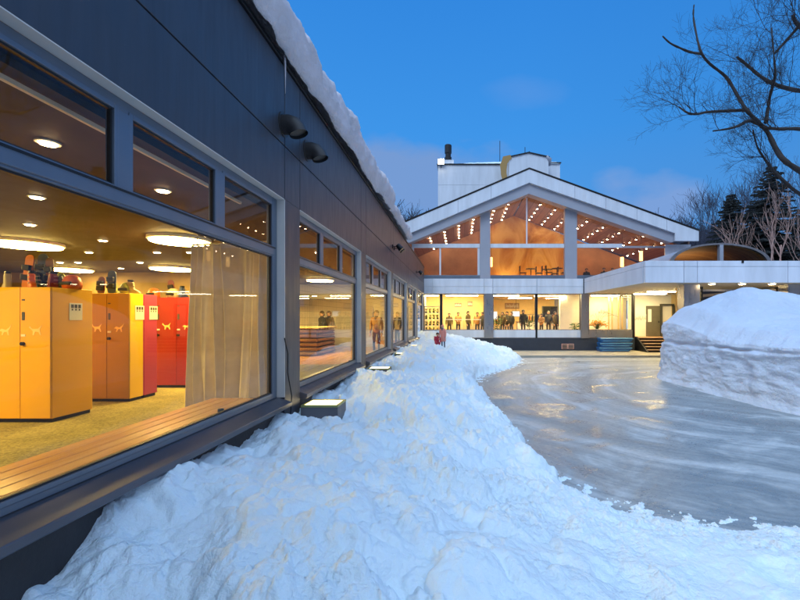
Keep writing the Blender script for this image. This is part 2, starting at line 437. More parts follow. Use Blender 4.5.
# ---- snow bank heightfield (thin plate spline through surveyed spots)
cp = np.array([(-2.25, .8, .62), (-2.25, 1.6, .66), (-2.2, 2.3, .76), (-2.2, 2.9, .93), (-2.2, 3.8, .99), (-2.2, 5.0, .93), (-2.2, 5.6, .88),
               (-1.75, 5.5, .76), (-1.5, 5.75, .70), (-1.9, 6.6, .92), (-1.6, 7.6, 1.12), (-2.2, 7.6, .95), (-2.2, 9, 1.0), (-1.4, 9.4, .98), (-1.6, 11.6, 1.16),
               (-2.2, 12, 1.0), (-1.5, 13.6, 1.05), (-1.4, 16, 1.14), (-2.2, 16, 1.0), (-2.2, 20, 1.05), (-1.2, 18, 1.0), (-.85, 19.8, .76), (-2.2, 24, 1.3),
               (-1.1, 23.3, 1.36), (.1, 23.5, 1.12), (1.2, 23.3, .80), (2.2, 23, .55), (0, 20, .70), (1.2, 20.5, .55), (.4, 17, .50), (0, 14, .60), (-.4, 12, .80),
               (-.4, 9.5, .82), (.2, 9, .62), (.7, 8.5, .50), (-.6, 7.5, .80), (.2, 7, .60), (.8, 6.6, .48), (-.6, 6, .74), (-1.3, 4.8, .80), (-.6, 4.6, .66), (.2, 5, .50),
               (.7, 5.2, .42), (-1.3, 3.4, .86), (-.7, 3.2, .68), (0, 3.4, .48), (.6, 3.8, .33), (1.2, 4.2, .22), (1.8, 3.8, .18), (-1.4, 2.2, .68), (-.6, 2, .50),
               (.3, 2.2, .36), (1.2, 2.6, .22), (2.2, 2.8, .20), (3.2, 3.0, .26), (2.6, 4.0, .14), (-1.4, 1, .55), (0, .6, .40), (2, .8, .25), (4, 2.4, .3), (8, 2, .3), (8, 0, .3), (0, -2, .4), (-2.2, -2, .6), (4, -2, .3)])
def tps_fit(c, lam=.004):
    n = len(c); d = np.sqrt(((c[:, None, :2]-c[None, :, :2])**2).sum(-1)); K = np.where(d > 0, d*d*np.log(d+1e-9), 0)
    A = np.zeros((n+3, n+3)); A[:n, :n] = K+lam*np.eye(n)*10; P = np.c_[np.ones(n), c[:, :2]]; A[:n, n:] = P; A[n:, :n] = P.T
    return np.linalg.solve(A, np.r_[c[:, 2], 0, 0, 0])
W = tps_fit(cp)
def tps(x, y):
    s = W[-3]+W[-2]*x+W[-1]*y
    for k in range(len(cp)):
        d2 = (x-cp[k, 0])**2+(y-cp[k, 1])**2+1e-12; s = s+W[k]*.5*d2*np.log(d2)
    return s
edge = [(16, 2.6), (9, 3.5), (6, 3.95), (3.44, 4.24), (2.99, 4.32), (2.33, 4.42), (1.98, 4.62), (1.32, 5.30), (.98, 6.4), (.88, 8.1), (.70, 9.5), (.36, 12.8), (.66, 15.7),
        (2.3, 18.7), (2.9, 20.5), (3.3, 22.5), (2.6, 24.2), (1.2, 25.0), (-2.5, 25.4)]
poly = edge+[(-4, 25.4), (-4, -9), (16, -9)]
def edge_dist(x, y):
    d = np.full(x.shape, 1e9)
    for (ax, ay), (bx, by) in zip(edge[:-1], edge[1:]):
        dx, dy = bx-ax, by-ay; tt = np.clip(((x-ax)*dx+(y-ay)*dy)/(dx*dx+dy*dy), 0, 1)
        d = np.minimum(d, np.hypot(x-ax-tt*dx, y-ay-tt*dy))
    ins = np.zeros(x.shape, bool)
    for (ax, ay), (bx, by) in zip(poly, poly[1:]+poly[:1]):
        c = ((ay > y) != (by > y)) & (x < (bx-ax)*(y-ay)/((by-ay) if by != ay else 1e-9)+ax); ins ^= c
    return np.where(ins, d, -d)
def bank_height(X, Y, detail=True):
    d = edge_dist(X, Y)+.16*fbm(X*1.6, Y*1.6, 4, 3)+.05*fbm(X*9, Y*9, 3, 31)
    h = np.maximum(tps(X, Y), .06)
    wdt = np.clip(.35+.25*vnoise(X*.8, Y*.8, 8), .15, .8)
    wdt = np.where(Y < 5.4, .9, wdt)
    for k in range(1, 5):                                      # dug clear in front of each wall light
        yb = 5.68+4.13*k; q = np.hypot((X+1.75)*1.1, np.minimum(np.abs(Y-(yb-.25)), 9)*.75)
        h = np.where(q < 1.2, np.minimum(h, .84+np.clip(q-.42, 0, 2)*.9), h)
    prof = np.where(d > 0, np.sqrt(np.clip(1-(1-np.clip(d/wdt, 0, 1))**2, 0, 1)), 0)
    flat = sstep(.15, .5, h)                                   # trampled low part has smaller lumps
    amp = (.35+.65*flat)
    wx = X+.10*fbm(X*2.5, Y*2.5, 3, 40); wy = Y+.10*fbm(X*2.5, Y*2.5, 3, 41)
    patch = .55+.9*sstep(-.25, .35, fbm(X*.8, Y*.8, 2, 71))              # crumbly and smooth areas alternate
    n = .20*fbm(X*.85, Y*.85, 3, 1)*flat+.09*amp*fbm(X*2.0, Y*2.0, 4, 14, .5)
    n = n+amp*(.17*clods(wx*2.3, wy*2.3, 4, .55)+.085*clods(wx*4.6, wy*4.6, 5, .6))
    n = n+patch*(.062*clods(wx*9.5, wy*9.5, 6, .5)*(.5+.5*flat)+.036*clods(wx*19, wy*19, 8, .5)*(.6+.4*flat)+.018*clods(X*38, Y*38, 81, .5))+.010*patch*fbm(X*22, Y*22, 3, 9, .65)
    # footprints in the trampled part
    fp = clods(X*2.3+7, Y*1.7, 77, .5); n = n-.10*(1-flat)*fp
    out = np.where(d > 0, h*prof+n*np.clip(d/.25, 0, 1), np.maximum(-.05, .07*fbm(X*4.5, Y*4.5, 5, 19, .6)+.004+.11*d))
    return out, d
nr, nc = 620, 560
ys = .55*(25.6/.55)**np.linspace(0, 1, nr)
xs = np.concatenate([np.linspace(-2.32, 3.8, 480), np.linspace(3.86, 16, nc-480)])
X, Y = np.meshgrid(xs, ys)
Z, Dd = bank_height(X, Y)
jx = .05*fbm(X*4, Y*4, 2, 50); jy = .05*fbm(X*4, Y*4, 2, 60)
msk = (Dd > .05)*sstep(-2.3, -2.15, X)
V = np.stack([X+jx*msk, Y+jy*msk, Z], -1)
sb = grid_mesh('snow_bank', V, M['snow']); tag(sb, 'lumpy ploughed snow bank piled along the dark wing wall', kind='structure')
def snow_z(x, y):
    a = np.array([[float(x)]]); b = np.array([[float(y)]]); return float(bank_height(a, b)[0][0, 0])

# loose clods of snow fallen at the foot of the bank
mb = MB()
for i in range(170):
    k = random.randrange(5, len(edge)-4); a, b = edge[k], edge[k+1]; tt = random.random()
    x = a[0]+(b[0]-a[0])*tt+random.gauss(.02, .10); y = a[1]+(b[1]-a[1])*tt+random.gauss(0, .18)
    r = random.choice((.010, .014, .02, .035)); zz = max(snow_z(x, y), 0)
    base = len(mb.v)
    for p in ((1, 0, 0), (-1, 0, 0), (0, 1, 0), (0, -1, 0), (0, 0, 1), (0, 0, -1)):
        mb.v.append((x+p[0]*r*random.uniform(.7, 1.3), y+p[1]*r*random.uniform(.7, 1.3), zz+r*.3+p[2]*r*random.uniform(.6, 1)))
    for q in ((0, 2, 4), (2, 1, 4), (1, 3, 4), (3, 0, 4), (2, 0, 5), (1, 2, 5), (3, 1, 5), (0, 3, 5)): mb.f.append(tuple(base+i for i in q))
tag(mb.build('snow_clods', M['snow'], smooth=True), 'small loose clods of snow along the edge of the bank', 'snow', kind='stuff')

# ---- snow mound on the traffic island
def mound():
    cx, cy = 13.2, 13.2
    nth, nr_, = 520, 150
    th = np.linspace(0, 2*math.pi, nth)
    # footprint outline: straight-ish cut face on the drive side
    outl = [(7.35, 15.2), (7.3, 14.4), (7.38, 13.0), (7.5, 11.2), (7.72, 9.6), (8.4, 8.2), (10, 7.3), (13, 7), (17, 7.6), (19.5, 10), (19.8, 14), (18.5, 17), (14, 18.2), (10, 17.9), (8.2, 16.8)]
    op = np.array(outl); ang = np.arctan2(op[:, 1]-cy, op[:, 0]-cx) % (2*math.pi); rad = np.hypot(op[:, 1]-cy, op[:, 0]-cx)
    o = np.argsort(ang); ang = ang[o]; rad = rad[o]
    rb = np.interp(th, np.r_[ang-2*math.pi, ang, ang+2*math.pi], np.r_[rad, rad, rad])
    # wall section param s: 0..1 wall up, 1..2 shoulder to crown
    rows = []
    s_wall = np.linspace(0, 1, 90); s_top = np.linspace(0, 1, 110)[1:]
    arc = np.cumsum(np.r_[0, np.hypot(np.diff(rb*np.cos(th)), np.diff(rb*np.sin(th)))])
    yb = cy+rb*np.sin(th); wh = 1.5+.52*sstep(11.5, 14.6, yb)+.10*vnoise(arc*.35, arc*0, 5)+.04*vnoise(arc*1.3, arc*0, 6)
    for s in s_wall:
        z = wh*s
        a2 = arc; zz = z
        inset = .10*s+.35*np.clip(.16-s, 0, .16)/-.16*1.0*(-1)*0
        toe = -.55*np.clip(.13-s, 0, 1)**1.0*2.2
        ledge_s = (1.36+.12*vnoise(a2*.45, a2*0, 12)+.05*vnoise(a2*1.7, a2*0, 13))/wh
        notch = -.11*np.exp(-((s-ledge_s)/.028)**2)*(.45+.9*sstep(-.15,.25,vnoise(a2*.7,a2*0,55)))
        lower = .05*sstep(0, .05, ledge_s-s)
        lay = .028*fbm(a2*1.1, zz*5+1.2*vnoise(a2*.5, zz*1.2, 3), 5, 21)+.045*fbm(a2*1.6, zz*2.0, 5, 22)-.045*billow(a2*1.0+vnoise(a2*2,zz*2,9), zz*3.2+.8*vnoise(a2*.8, zz, 4), 4, 23)
        lay = lay+.11*clods(a2*2.2, zz*2.6, 57, .6)+.05*clods(a2*5, zz*5.5, 58, .6)
        brow = -.10*np.exp(-((s-.9)/.10)**2)
        r = rb-(inset)-toe*.6+lay+notch*1.0-brow*.6+lower*.6
        rows.append(np.stack([cx+r*np.cos(th), cy+r*np.sin(th), z], -1))
    top_r = r
    for s in s_top:
        rr = top_r*(1-s)
        x = cx+rr*np.cos(th); y = cy+rr*np.sin(th)
        # crown near (9.9,14) rising to about 3.1 m
        pk = .80*np.exp(-(((x-9.35)/1.6)**2+((y-13.7)/2.4)**2)**.8)+.75*np.exp(-(((x-13)/3.8)**2+((y-13.5)/3.8)**2))
        rise = pk+.10*np.sqrt(np.clip(s*14, 0, 1))
        z = wh+rise*sstep(0, .10, s)**.6+.05*fbm(x*.7, y*.7, 4, 33)+.03*billow(x*2.3, y*2.3, 4, 35)*np.minimum(1, s*10)+.008*fbm(x*8, y*8, 3, 36)+.10*clods(x*1.1+.3*fbm(x*2,y*2,2,3), y*1.1, 59, .5)*np.minimum(1, s*6)+.05*clods(x*2.9, y*2.9, 60, .45)*np.minimum(1, s*8)
        rows.append(np.stack([x, y, z], -1))
    V = np.stack(rows, 0)[:, ::1]
    return V
V = mound()
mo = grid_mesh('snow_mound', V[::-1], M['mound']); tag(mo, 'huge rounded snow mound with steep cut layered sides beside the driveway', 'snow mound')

# ================================================================== WING
wing = thing('long_wing_building', 'long low dark clad wing with a row of lit picture windows', 'building', (-2.2, 12, 0))
WL = (-2.2, 12, 0)
def wp(mb, name, m, par=None, **k): return shift(mb, WL).build(name, m, par or wing, **k)
open_y = [(1.68+4.13*k, 5.30+4.13*k) for k in range(-1, 6)]
Y0, Y1 = -6.0, 26.45
zT, zSeam, zHead, zSill = EYE+3.17, EYE+2.17, EYE+1.50, EYE-1.0
# core behind the panels (header beam) and pillars
wp(MB().box(-2.6, -2.235, Y0, Y1, zHead+.012, zT-.03), 'header_wall', M['black'])
# cladding panels with open joints
cuts = sorted([Y0]+[y for a in open_y for y in a]+[Y1]); cuts = [c for c in cuts if Y0 <= c <= Y1]
g_ = .008
for z0, z1 in ((zHead, zSeam), (zSeam, zT)):
    for a, b in zip(cuts[:-1], cuts[1:]):
        wp(MB().box(-2.23, -2.2, a+g_, b-g_, z0+(g_ if z0 > zHead else 0), z1-g_), 'cladding_panel', M['clad'], bevel=.004)
wp(MB().box(-2.66, -2.17, Y0, Y1, zT, zT+.05), 'parapet_cap', M['black'], bevel=.005)
pil = [(a[1], b[0]) for a, b in zip(open_y[:-1], open_y[1:])]+[(open_y[-1][1], Y1)]
for a, b in pil:
    wp(MB().box(-2.40, -2.2, a+.002, b-.002, .002, zHead-.002), 'pillar', M['clad'], bevel=.006)
    # pale reveal strips on the jambs
for a, b in open_y:
    wp(MB().box(-2.295, -2.196, b-.012, b+.001, zSill, zHead-.012), 'window_reveal', M['reveal'])
    wp(MB().box(-2.295, -2.196, a, b-.014, zHead-.012, zHead-.004), 'head_reveal', M['reveal'])
    wp(MB().box(-2.62, -2.25, a+.001, b-.001, .001, zSill-.12), 'base_wall', M['base_wall'])
    # stepped sill
    s = MB().prism([(-2.62, a+.002, zSill-.118), (-2.12, a+.002, zSill-.118), (-2.10, a+.002, zSill-.105), (-2.10, a+.002, zSill-.055), (-2.26, a+.002, zSill), (-2.62, a+.002, zSill)][::-1], (0, b-a-.016, 0))
    wp(s, 'window_sill', M['sill'], bevel=.006)
    # window: outer frame + transom + mullions, glass as sub-parts
    x0, x1 = -2.36, -2.29
    zt, zb, z0 = zHead-.014, zSill+.001, None
    tz0, tz1 = EYE+.74, EYE+.89
    fr = MB()
    ya, yb = a+.002, b-.016
    fr.box(x0, x1, ya, ya+.13, zb, zt); fr.box(x0, x1, yb-.13, yb, zb, zt)
    fr.box(x0, x1, ya+.13, yb-.13, zt-.08, zt); fr.box(x0, x1, ya+.13, yb-.13, zb, zb+.055)
    fr.box(x0-.01, x1+.02, ya+.13, yb-.13, tz0+.03, tz1-.02)
    W3 = (yb-ya-.26)
    m1 = ya+.13+W3*.315; m2 = ya+.13+W3*.66
    for mm in (m1, m2): fr.box(x0, x1+.006, mm-.065, mm+.065, tz1-.02, zt-.08)
    wf = wp(fr, 'window', M['frame'], bevel=.006)
    # sash profiles (thin raised frames around each light)
    def sash(y0, y1, z0, z1, glm, wd=.035):
        q = MB(); xx0, xx1 = -2.335, -2.283
        q.box(xx0, xx1, y0, y0+wd, z0, z1); q.box(xx0, xx1, y1-wd, y1, z0, z1); q.box(xx0, xx1, y0+wd, y1-wd, z0, z0+wd); q.box(xx0, xx1, y0+wd, y1-wd, z1-wd, z1)
        shift(q, WL).build('sash', M['frame'], wf, bevel=.004)
        q = MB(); e = wd; gx0, gx1 = -2.325, -2.300
        for bb in ((y0+e, y0+e+.012, z0+e, z1-e), (y1-e-.012, y1-e, z0+e, z1-e), (y0+e+.012, y1-e-.012, z0+e, z0+e+.012), (y0+e+.012, y1-e-.012, z1-e-.012, z1-e)): q.box(gx0, gx1, *bb)
        shift(q, WL).build('gasket', M['gasket'], wf)
        q = MB().quad((-2.312, y0+e+.002, z0+e+.002), (-2.312, y1-e-.002, z0+e+.002), (-2.312, y1-e-.002, z1-e-.002), (-2.312, y0+e+.002, z1-e-.002))
        shift(q, WL).build('pane', glm, wf)
    e0 = ya+.11; e3 = yb-.11
    sash(e0, e3, zb+.045, tz0+.045, M['glass'] if a < 5 else M['glass_wire'], .03)
    for y0, y1 in ((e0, m1-.045), (m1+.045, m2-.045), (m2+.045, e3)): sash(y0, y1, tz1-.04, zt-.06, M['glass_top'])
    # transom drip flashing
    wp(MB().box(-2.285, -2.262, ya+.1, yb-.1, tz1-.035, tz1-.022), 'drip_flashing', M['black'])
# interior shell
fz = EYE-1.39; cz = EYE+1.46
BX = -15.0
wp(MB().box(BX, -2.62, Y0, 12.6, fz-.1, fz), 'carpet_floor', M['carpet'])
wp(MB().box(BX, -2.62, 12.602, Y1, fz-.1, fz-.001), 'wooden_floor', M['floor_wood'])
wp(MB().box(BX, -2.602, Y0, Y1, cz, cz+.2), 'ceiling', M['ceil_dark'])
M['dim_wall'] = mat('dim_ochre_wall', (.20, .13, .055), .7, 0, .2, 1.5)
wp(MB().box(BX-.2, BX, Y0, Y1, 0, zT-.02), 'back_wall', M['dim_wall'])
wp(MB().box(BX+.002, -2.602, Y1-.25, Y1-.002, fz, cz-.002), 'end_wall', M['white_paint'])
wp(MB().box(BX+.002, -2.602, Y0-.2, Y0-.002, 0, zT-.02), 'near_wall', M['base_wall'])
wp(MB().box(BX-.2, -2.61, Y0, Y1, zT-.06, zT-.005), 'roof', M['black'])
for z in (cz-.05,):
    wp(MB().box(-2.72, -2.69, 1.0, 5.2, z, z+.03), 'blind_rail', M['white_paint'])
# partition walls deeper in the hall
wp(MB().box(-11.2, -8.2, 14.8, 15.0, fz+.001, cz-.003), 'partition_wall', M['yellow_wall'])
wp(MB().box(-14.9, -8.4, 13.4, 13.6, fz+.001, cz-.003), 'dark_partition', M['dim_wall'])
wp(MB().box(-14.9, -12.2, 9.9, 10.1, fz+.001, cz-.003), 'partition_wall', M['step_wood'])
wp(MB().box(-9.2, -4.2, 20.4, 20.6, fz+.001, cz-.9), 'partition_wall', M['white_paint'])
wp(MB().box(-9.2, -3.4, 18.2, 18.9, cz-.62, cz-.004), 'ceiling_bulkhead', M['grey_beam'])

# ceiling lamps
def disc(x, y, r, first=[None]):
    o = thing('ceiling_lamp', 'large round glowing disc lamp set in the brown hall ceiling', 'ceiling lamp', (x, y, cz), 'large disc lamps in the hall ceiling')
    MB().lathe([(r, -.001), (r, -.05), (r-.02, -.06)], (0, 0, 0), 32).build('rim', M['white_paint'], o, smooth=False)
    MB().lathe([(r-.03, -.062), (r-.04, -.085), (.01, -.10)], (0, 0, 0), 32).build('diffuser', M['lamp'], o)
for (px, py, d) in ((25, 242, 1.15), (180, 238, 1.0), (70, 268, 1.1), (172, 267, 1.1), (167, 280, 1.1), (320, 279, 1.0), (-120, 236, 1.1), (-420, 130, 1.1), (-330, 200, 1.1), (-300, 225, 1.1), (40, 276, 1.1), (120, 286, 1.1), (345, 294, 1.0), (366, 291, .9)):  # discs left of frame are unseen, some added to brighten the locker fronts
    Yd = 1.46*F/(PY-py); x = (px-PX)*Yd/F
    if x > -3.0: x = -3.2
    if Yd < 25.5: disc(x, Yd, d/2)
p = None
for (px, py) in ((36.8, 196.5), (30, 224), (89, 252), (78, 262), (121, 268), (103, 240), (157, 252), (154.5, 273), (163, 190), (48, 142), (213, 262), (236, 268), (60, 262), (140, 262), (200, 277), (215, 272), (130, 276), (50, 276), (190, 252), (318, 252), (312, 236), (340, 268), (300, 262)):
    Yd = 1.46*F/(PY-py); x = (px-PX)*Yd/F
    if x > -2.9: x = -3.0
    if p is None:
        p = thing('downlight', 'small recessed downlight glowing in the brown hall ceiling', 'downlight', (x, Yd, cz), 'small downlights in the hall ceiling')
        MB().lathe([(.085, -.001), (.085, -.012), (.07, -.014)], (0, 0, 0), 16).build('trim_ring', M['white_paint'], p)
        MB().lathe([(.062, -.015), (.055, -.024)], (0, 0, 0), 16).build('bulb', M['spot'], p)
    else:
        c = copy_tree(p); c.location = (x, Yd, cz)

# bench of boards below the window
b = thing('window_bench', 'long slatted wooden bench running below the nearest picture window', 'bench', (-2.68, 3, fz))
for i in range(5):
    x = -3.02+i*.128
    shift(MB().box(x, x+.12, .6, 5.15, EYE-1.01, EYE-.98), (-2.68, 3, fz)).build('slat', M['bench_wood'], b, bevel=.006)
for y in (.7, 2.2, 3.7, 5.0): shift(MB().box(-2.98, -2.42, y, y+.06, fz, EYE-1.012), (-2.68, 3, fz)).build('leg', M['black'], b)
k = tag(MB().lathe([(.03, 0), (.03, .045), (.022, .05)], (0, 0, 0), 12).build('door_stop', M['black'], loc=(-2.45, 4.32, EYE-.98)), 'small black knob standing on the slatted bench', 'knob')

# lockers
ANIM = {
 'leaping': [(0, .35), (.12, .42), (.2, .52), (.33, .5), (.55, .42), (.8, .6), (1, .85), (.86, .5), (.75, .36), (.8, 0), (.7, .02), (.62, .28), (.42, .26), (.3, 0), (.22, .02), (.28, .28), (.15, .33)],
 'trot': [(0, .62), (.1, .75), (.16, .6), (.3, .5), (.7, .52), (1, .8), (.84, .42), (.95, .05), (.86, 0), (.74, .26), (.5, .3), (.38, 0), (.28, .02), (.3, .33), (.14, .5)],
}
def locker(label, x1, y0, w, d, dm, sm, side_lbl, motif, grp=None):
    """front (with doors) faces the photographer; right side at x1"""
    L = (x1-w/2, y0+d/2, fz); h = 1.80
    o = thing('locker', label, 'locker', L, grp)
    def p_(mb, n, m, par=None, **k): return shift(mb, L).build(n, m, par or o, **k)
    p_(MB().box(x1-w, x1, y0+.022, y0+d, fz+.05, fz+h), 'body', sm, bevel=.006)
    p_(MB().box(x1-w+.02, x1-.02, y0+.04, y0+d-.02, fz, fz+.05), 'base', M['black'])
    n = 2; dw = w/n
    for i in range(n):
        a = x1-w+i*dw
        dr = p_(MB().box(a+.004, a+dw-.004, y0, y0+.02, fz+.06, fz+h-.005), 'door', dm, bevel=.003)
        kx = a+.045
        p_(MB().box(kx-.018, kx+.018, y0-.008, y0-.001, fz+1.36, fz+1.47), 'keypad', M['ink'], dr, bevel=.004)
        p_(MB().box(kx-.028, kx+.028, y0-.006, y0-.001, fz+1.145, fz+1.175), 'number_plate', M['paper'], dr)
        p_(MB().tube([(kx, y0-.001, fz+1.05), (kx, y0-.03, fz+1.05)], .024, 14), 'knob', M['black'], dr)
        p_(MB().box(kx-.02, kx+.02, y0-.004, y0-.001, fz+1.62, fz+1.64), 'vent_slot', M['ink'], dr)
        pts = ANIM['trot' if (i+motif) % 2 else 'leaping']; s = .17; ox = a+.12; oz = fz+1.16
        p_(MB().prism([(ox+u*s, y0-.004, oz+v*s) for u, v in pts], (0, .003, 0)), 'animal_motif', M['motif'], dr)
    sg = p_(MB().box(x1, x1+.004, y0+d*.42, y0+d*.42+.2, fz+1.36, fz+1.60), 'sign', M['paper'])
    for j in range(3):
        yy = y0+d*.42+.025+j*.055
        p_(MB().box(x1+.004, x1+.0055, yy, yy+.04, fz+1.53, fz+1.58), 'icon', M['ink'], sg)
        p_(MB().box(x1+.004, x1+.0055, yy+.008, yy+.03, fz+1.495, fz+1.52), 'icon', M['ink'], sg)
    return o
locker('bright orange two door locker with white three icon sign, nearest the window bench', -5.41, 5.56, .80, .64, M['orange'], M['orange'], '', 0)
locker('orange two door locker, left neighbour in the front row', -6.22, 5.56, .80, .64, M['orange'], M['orange'], '', 1)
locker('amber brown two door locker with a bright yellow side, in the second row', -5.46, 6.95, .74, .31, M['brown'], M['yellow'], '', 1)
locker('amber brown two door locker further left in the second row', -6.21, 6.95, .74, .31, M['brown'], M['yellow'], '', 0)
locker('rose red locker standing back to back with the yellow sided one', -5.46, 7.265, .74, .33, M['pinkred'], M['pinkred'], '', 0)
locker('deep red two door locker with pale animal prints, behind near the curtain', -5.22, 8.35, .80, .6, M['red'], M['red'], '', 1)
locker('deep red two door locker left of the one near the curtain', -6.03, 8.35, .80, .6, M['red'], M['red'], '', 0)
locker('dark red locker in the last row across the hall', -5.0, 10.2, .8, .6, M['red'], M['pinkred'], '', 1)

# gear standing on top of the lockers
lt = fz+1.80
def boot(x, y, rz, m, label, s=.66):
    o = thing('ski_boot', label, 'ski boot', (x, y, lt+.001), rz=rz)
    q = MB()
    prof = [(-.13, 0), (.17, 0), (.19, .04), (.13, .09), (.05, .13), (.035, .30), (-.10, .33), (-.12, .14)]
    q.prism([(u*s, -.05*s, v*s) for u, v in prof], (0, .10*s, 0)).build('shell', m, o, bevel=.015)
    MB().box(-.10*s, .03*s, -.04*s, .04*s, .31*s, .37*s).build('liner', M['black'], o, bevel=.01)
    for zz in (.10, .18, .26): MB().box(-.05*s, .07*s, -.058*s, -.051*s, zz*s, (zz+.018)*s).build('buckle', M['steel'], o)
cols = {'red': mat('red_boot_plastic', (.16, .012, .01), .35), 'teal': mat('teal_boot_plastic', (.012, .045, .06), .35), 'olive': mat('olive_plastic', (.15, .16, .03), .4),
        'lime': mat('lime_plastic', (.30, .34, .02), .4), 'navy': mat('navy_plastic', (.015, .03, .10), .4), 'cream': mat('cream_plastic', (.28, .24, .17), .4), 'orangep': mat('orange_plastic', (.55, .10, .01), .4)}
boot(-5.98, 5.95, .5, cols['teal'], 'teal ski boot on top of the orange lockers')
boot(-6.35, 5.9, 2.6, cols['cream'], 'cream ski boot on top of the orange lockers')
boot(-5.72, 5.95, 1.2, cols['red'], 'red ski boot on top of the bright orange locker')
boot(-5.6, 7.2, .3, cols['cream'], 'cream ski boot on top of the amber locker')
boot(-5.95, 7.25, -.4, cols['olive'], 'olive ski boot on top of the amber locker')
boot(-5.35, 8.6, .2, cols['lime'], 'lime ski boot on top of the deep red locker')
boot(-5.65, 8.6, 1.4, cols['navy'], 'navy ski boot on top of the deep red locker')
def board(x, y, h, wd, m, label, lean=.12, tilt=0, z0=None, cat='snowboard'):
    o = thing(cat.replace(' ', '_'), label, cat, (x, y, z0 if z0 is not None else lt+.001))
    pts = []
    n = 12
    for i in range(n+1): a = math.pi*i/n; pts.append((wd/2*math.cos(a), h-wd/2+wd/2*math.sin(a)))
    for i in range(n+1): a = math.pi+math.pi*i/n; pts.append((wd/2*math.cos(a), wd/2+wd/2*math.sin(a)))
    q = MB().prism([(u, lean*v/h*0+v*lean, v) for u, v in pts], (0, .014, 0))
    q.build('deck', m, o)
    for v in (.36, .64): MB().box(-wd*.42, wd*.42, v*h*lean-.05, v*h*lean-.003, v*h-.05, v*h+.03).build('binding', M['black'], o, bevel=.01)
    o.rotation_euler = (0, tilt, 0)
board(-6.02, 6.05, .52, .15, cols['navy'], 'black child snowboard standing on the orange locker', .05)
board(-5.86, 6.02, .46, .11, mat('maroon_deck', (.10, .02, .02), .4), 'dark maroon snowboard standing on the orange locker', .05, -.08)
board(-6.2, 6.0, .50, .12, mat('orange_deck', (.55, .16, .02), .4), 'orange snowboard standing on the orange lockers', .05, .1)
board(-5.62, 6.0, .26, .12, cols['lime'], 'lime green tilted mini board on the orange locker', .05, -.45)
board(-5.92, 7.15, .40, .14, cols['navy'], 'navy snowboard standing on the amber locker', .03)
def helmet(x, y, m, label, r=.11):
    o = thing('ski_helmet', label, 'helmet', (x, y, lt))
    MB().lathe([(r*.95, .0), (r*1.02, .05), (r, .10), (r*.8, .16), (r*.45, .195), (.01, .20)], (0, 0, 0), 18).build('shell', m, o, smooth=True)
    MB().box(-.08, .08, -r*1.06, -r*.8, .05, .10).build('visor', M['black'], o, bevel=.01)
helmet(-5.48, 5.95, cols['orangep'], 'orange ski helmet on the bright orange locker')
helmet(-5.7, 7.2, cols['olive'], 'olive ski helmet on the amber locker', .09)
helmet(-5.85, 8.6, cols['cream'], 'cream ski helmet on the deep red lockers')
helmet(-6.25, 8.6, cols['orangep'], 'orange ski helmet on the deep red lockers')

for i, (x, y, h_, m_, l_) in enumerate(((-6.15, 7.2, .30, 'maroon_deck', 'maroon snowboard on the amber locker left of the navy one'), (-5.1, 10.4, .42, 'navy_plastic', 'navy snowboard standing on the last red locker'), (-5.45, 10.45, .36, 'orange_deck', 'orange snowboard standing on the last red locker'),
        (-5.9, 8.65, .38, 'maroon_deck', 'maroon snowboard on the deep red lockers'), (-5.5, 8.68, .44, 'olive_plastic', 'olive snowboard on the deep red lockers'))):
    board(x, y, h_, .12, bpy.data.materials[m_], l_, .04, (.06, -.1, .03, -.15, .12)[i])
boot(-6.05, 6.05, 2.0, cols['cream'], 'small cream ski boot behind the teal one on the orange locker'); boot(-5.9, 5.8, -.6, cols['orangep'], 'orange ski boot at the front of the orange lockers')
# curtain, hanging on a short rail beside the end jamb of the first window
c0 = Vector((-2.72, 6.28, 0)); c1 = Vector((-4.15, 6.6, 0)); n = 300; rows = 60
tt = np.linspace(0, 1, n)[None, :]; vv = np.linspace(0, 1, rows)[:, None]
zb_, zt_ = fz+.03, EYE+1.12
dirx, diry = (c1-c0).x, (c1-c0).y; L_ = math.hypot(dirx, diry); nx, ny = -diry/L_, dirx/L_
ph = tt*2*math.pi*8+2.4*np.sin(tt*7)+1.1*np.sin(tt*19+1)
amp = .085+.035*np.sin(tt*13)+.03*(1-vv)
off = amp*np.sin(ph+.7*np.sin(vv*3+tt*11))+.02*np.sin(ph*2.3+1+vv*2)*(1-vv*.3)+.03*np.sin(ph*3.1)*np.clip(vv-.7, 0, 1)*2+.05*np.sin(tt*8+vv*2)
V = np.stack([c0.x+dirx*tt+nx*off+0*vv, c0.y+diry*tt+ny*off+0*vv, zb_+(zt_-zb_)*vv+0*tt], -1)
cu = thing('curtain', 'beige floor length curtain gathered at the end of the nearest window', 'curtain', (0, 0, 0))
grid_mesh('drape', V, M['fabric'], cu)
MB().tube([(-2.66, 6.26, zt_+.03), (-4.2, 6.62, zt_+.03)], .015, 8).build('curtain_rail', M['white_paint'], cu)
for x_, y_ in ((-2.8, 6.28), (-4.1, 6.58)): MB().tube([(x_, y_, zt_+.03), (x_, y_, cz)], .008, 6).build('rail_hanger', M['white_paint'], cu)

# plank reception counter seen through the second window
L = (-6.8, 16.4, fz); b = thing('reception_counter', 'reception counter faced with rough horizontal log planks', 'counter', L)
for i in range(6):
    z = fz+.01+i*.165
    shift(MB().tube([(-8.5, 15.42, z+.08), (-5.22, 15.42, z+.08)], .08, 8), L).build('front_log', M['plank'], b, smooth=True)
    shift(MB().tube([(-5.24, 15.5, z+.08), (-5.24, 17.5, z+.08)], .078, 8), L).build('side_log', M['plank'], b, smooth=True)
shift(MB().box(-8.5, -5.28, 15.46, 17.5, fz, fz+1.0), L).build('core', M['plank'], b)
shift(MB().box(-8.55, -5.1, 15.3, 17.55, fz+1.0, fz+1.05), L).build('countertop', M['yellow_wall'], b, bevel=.01)

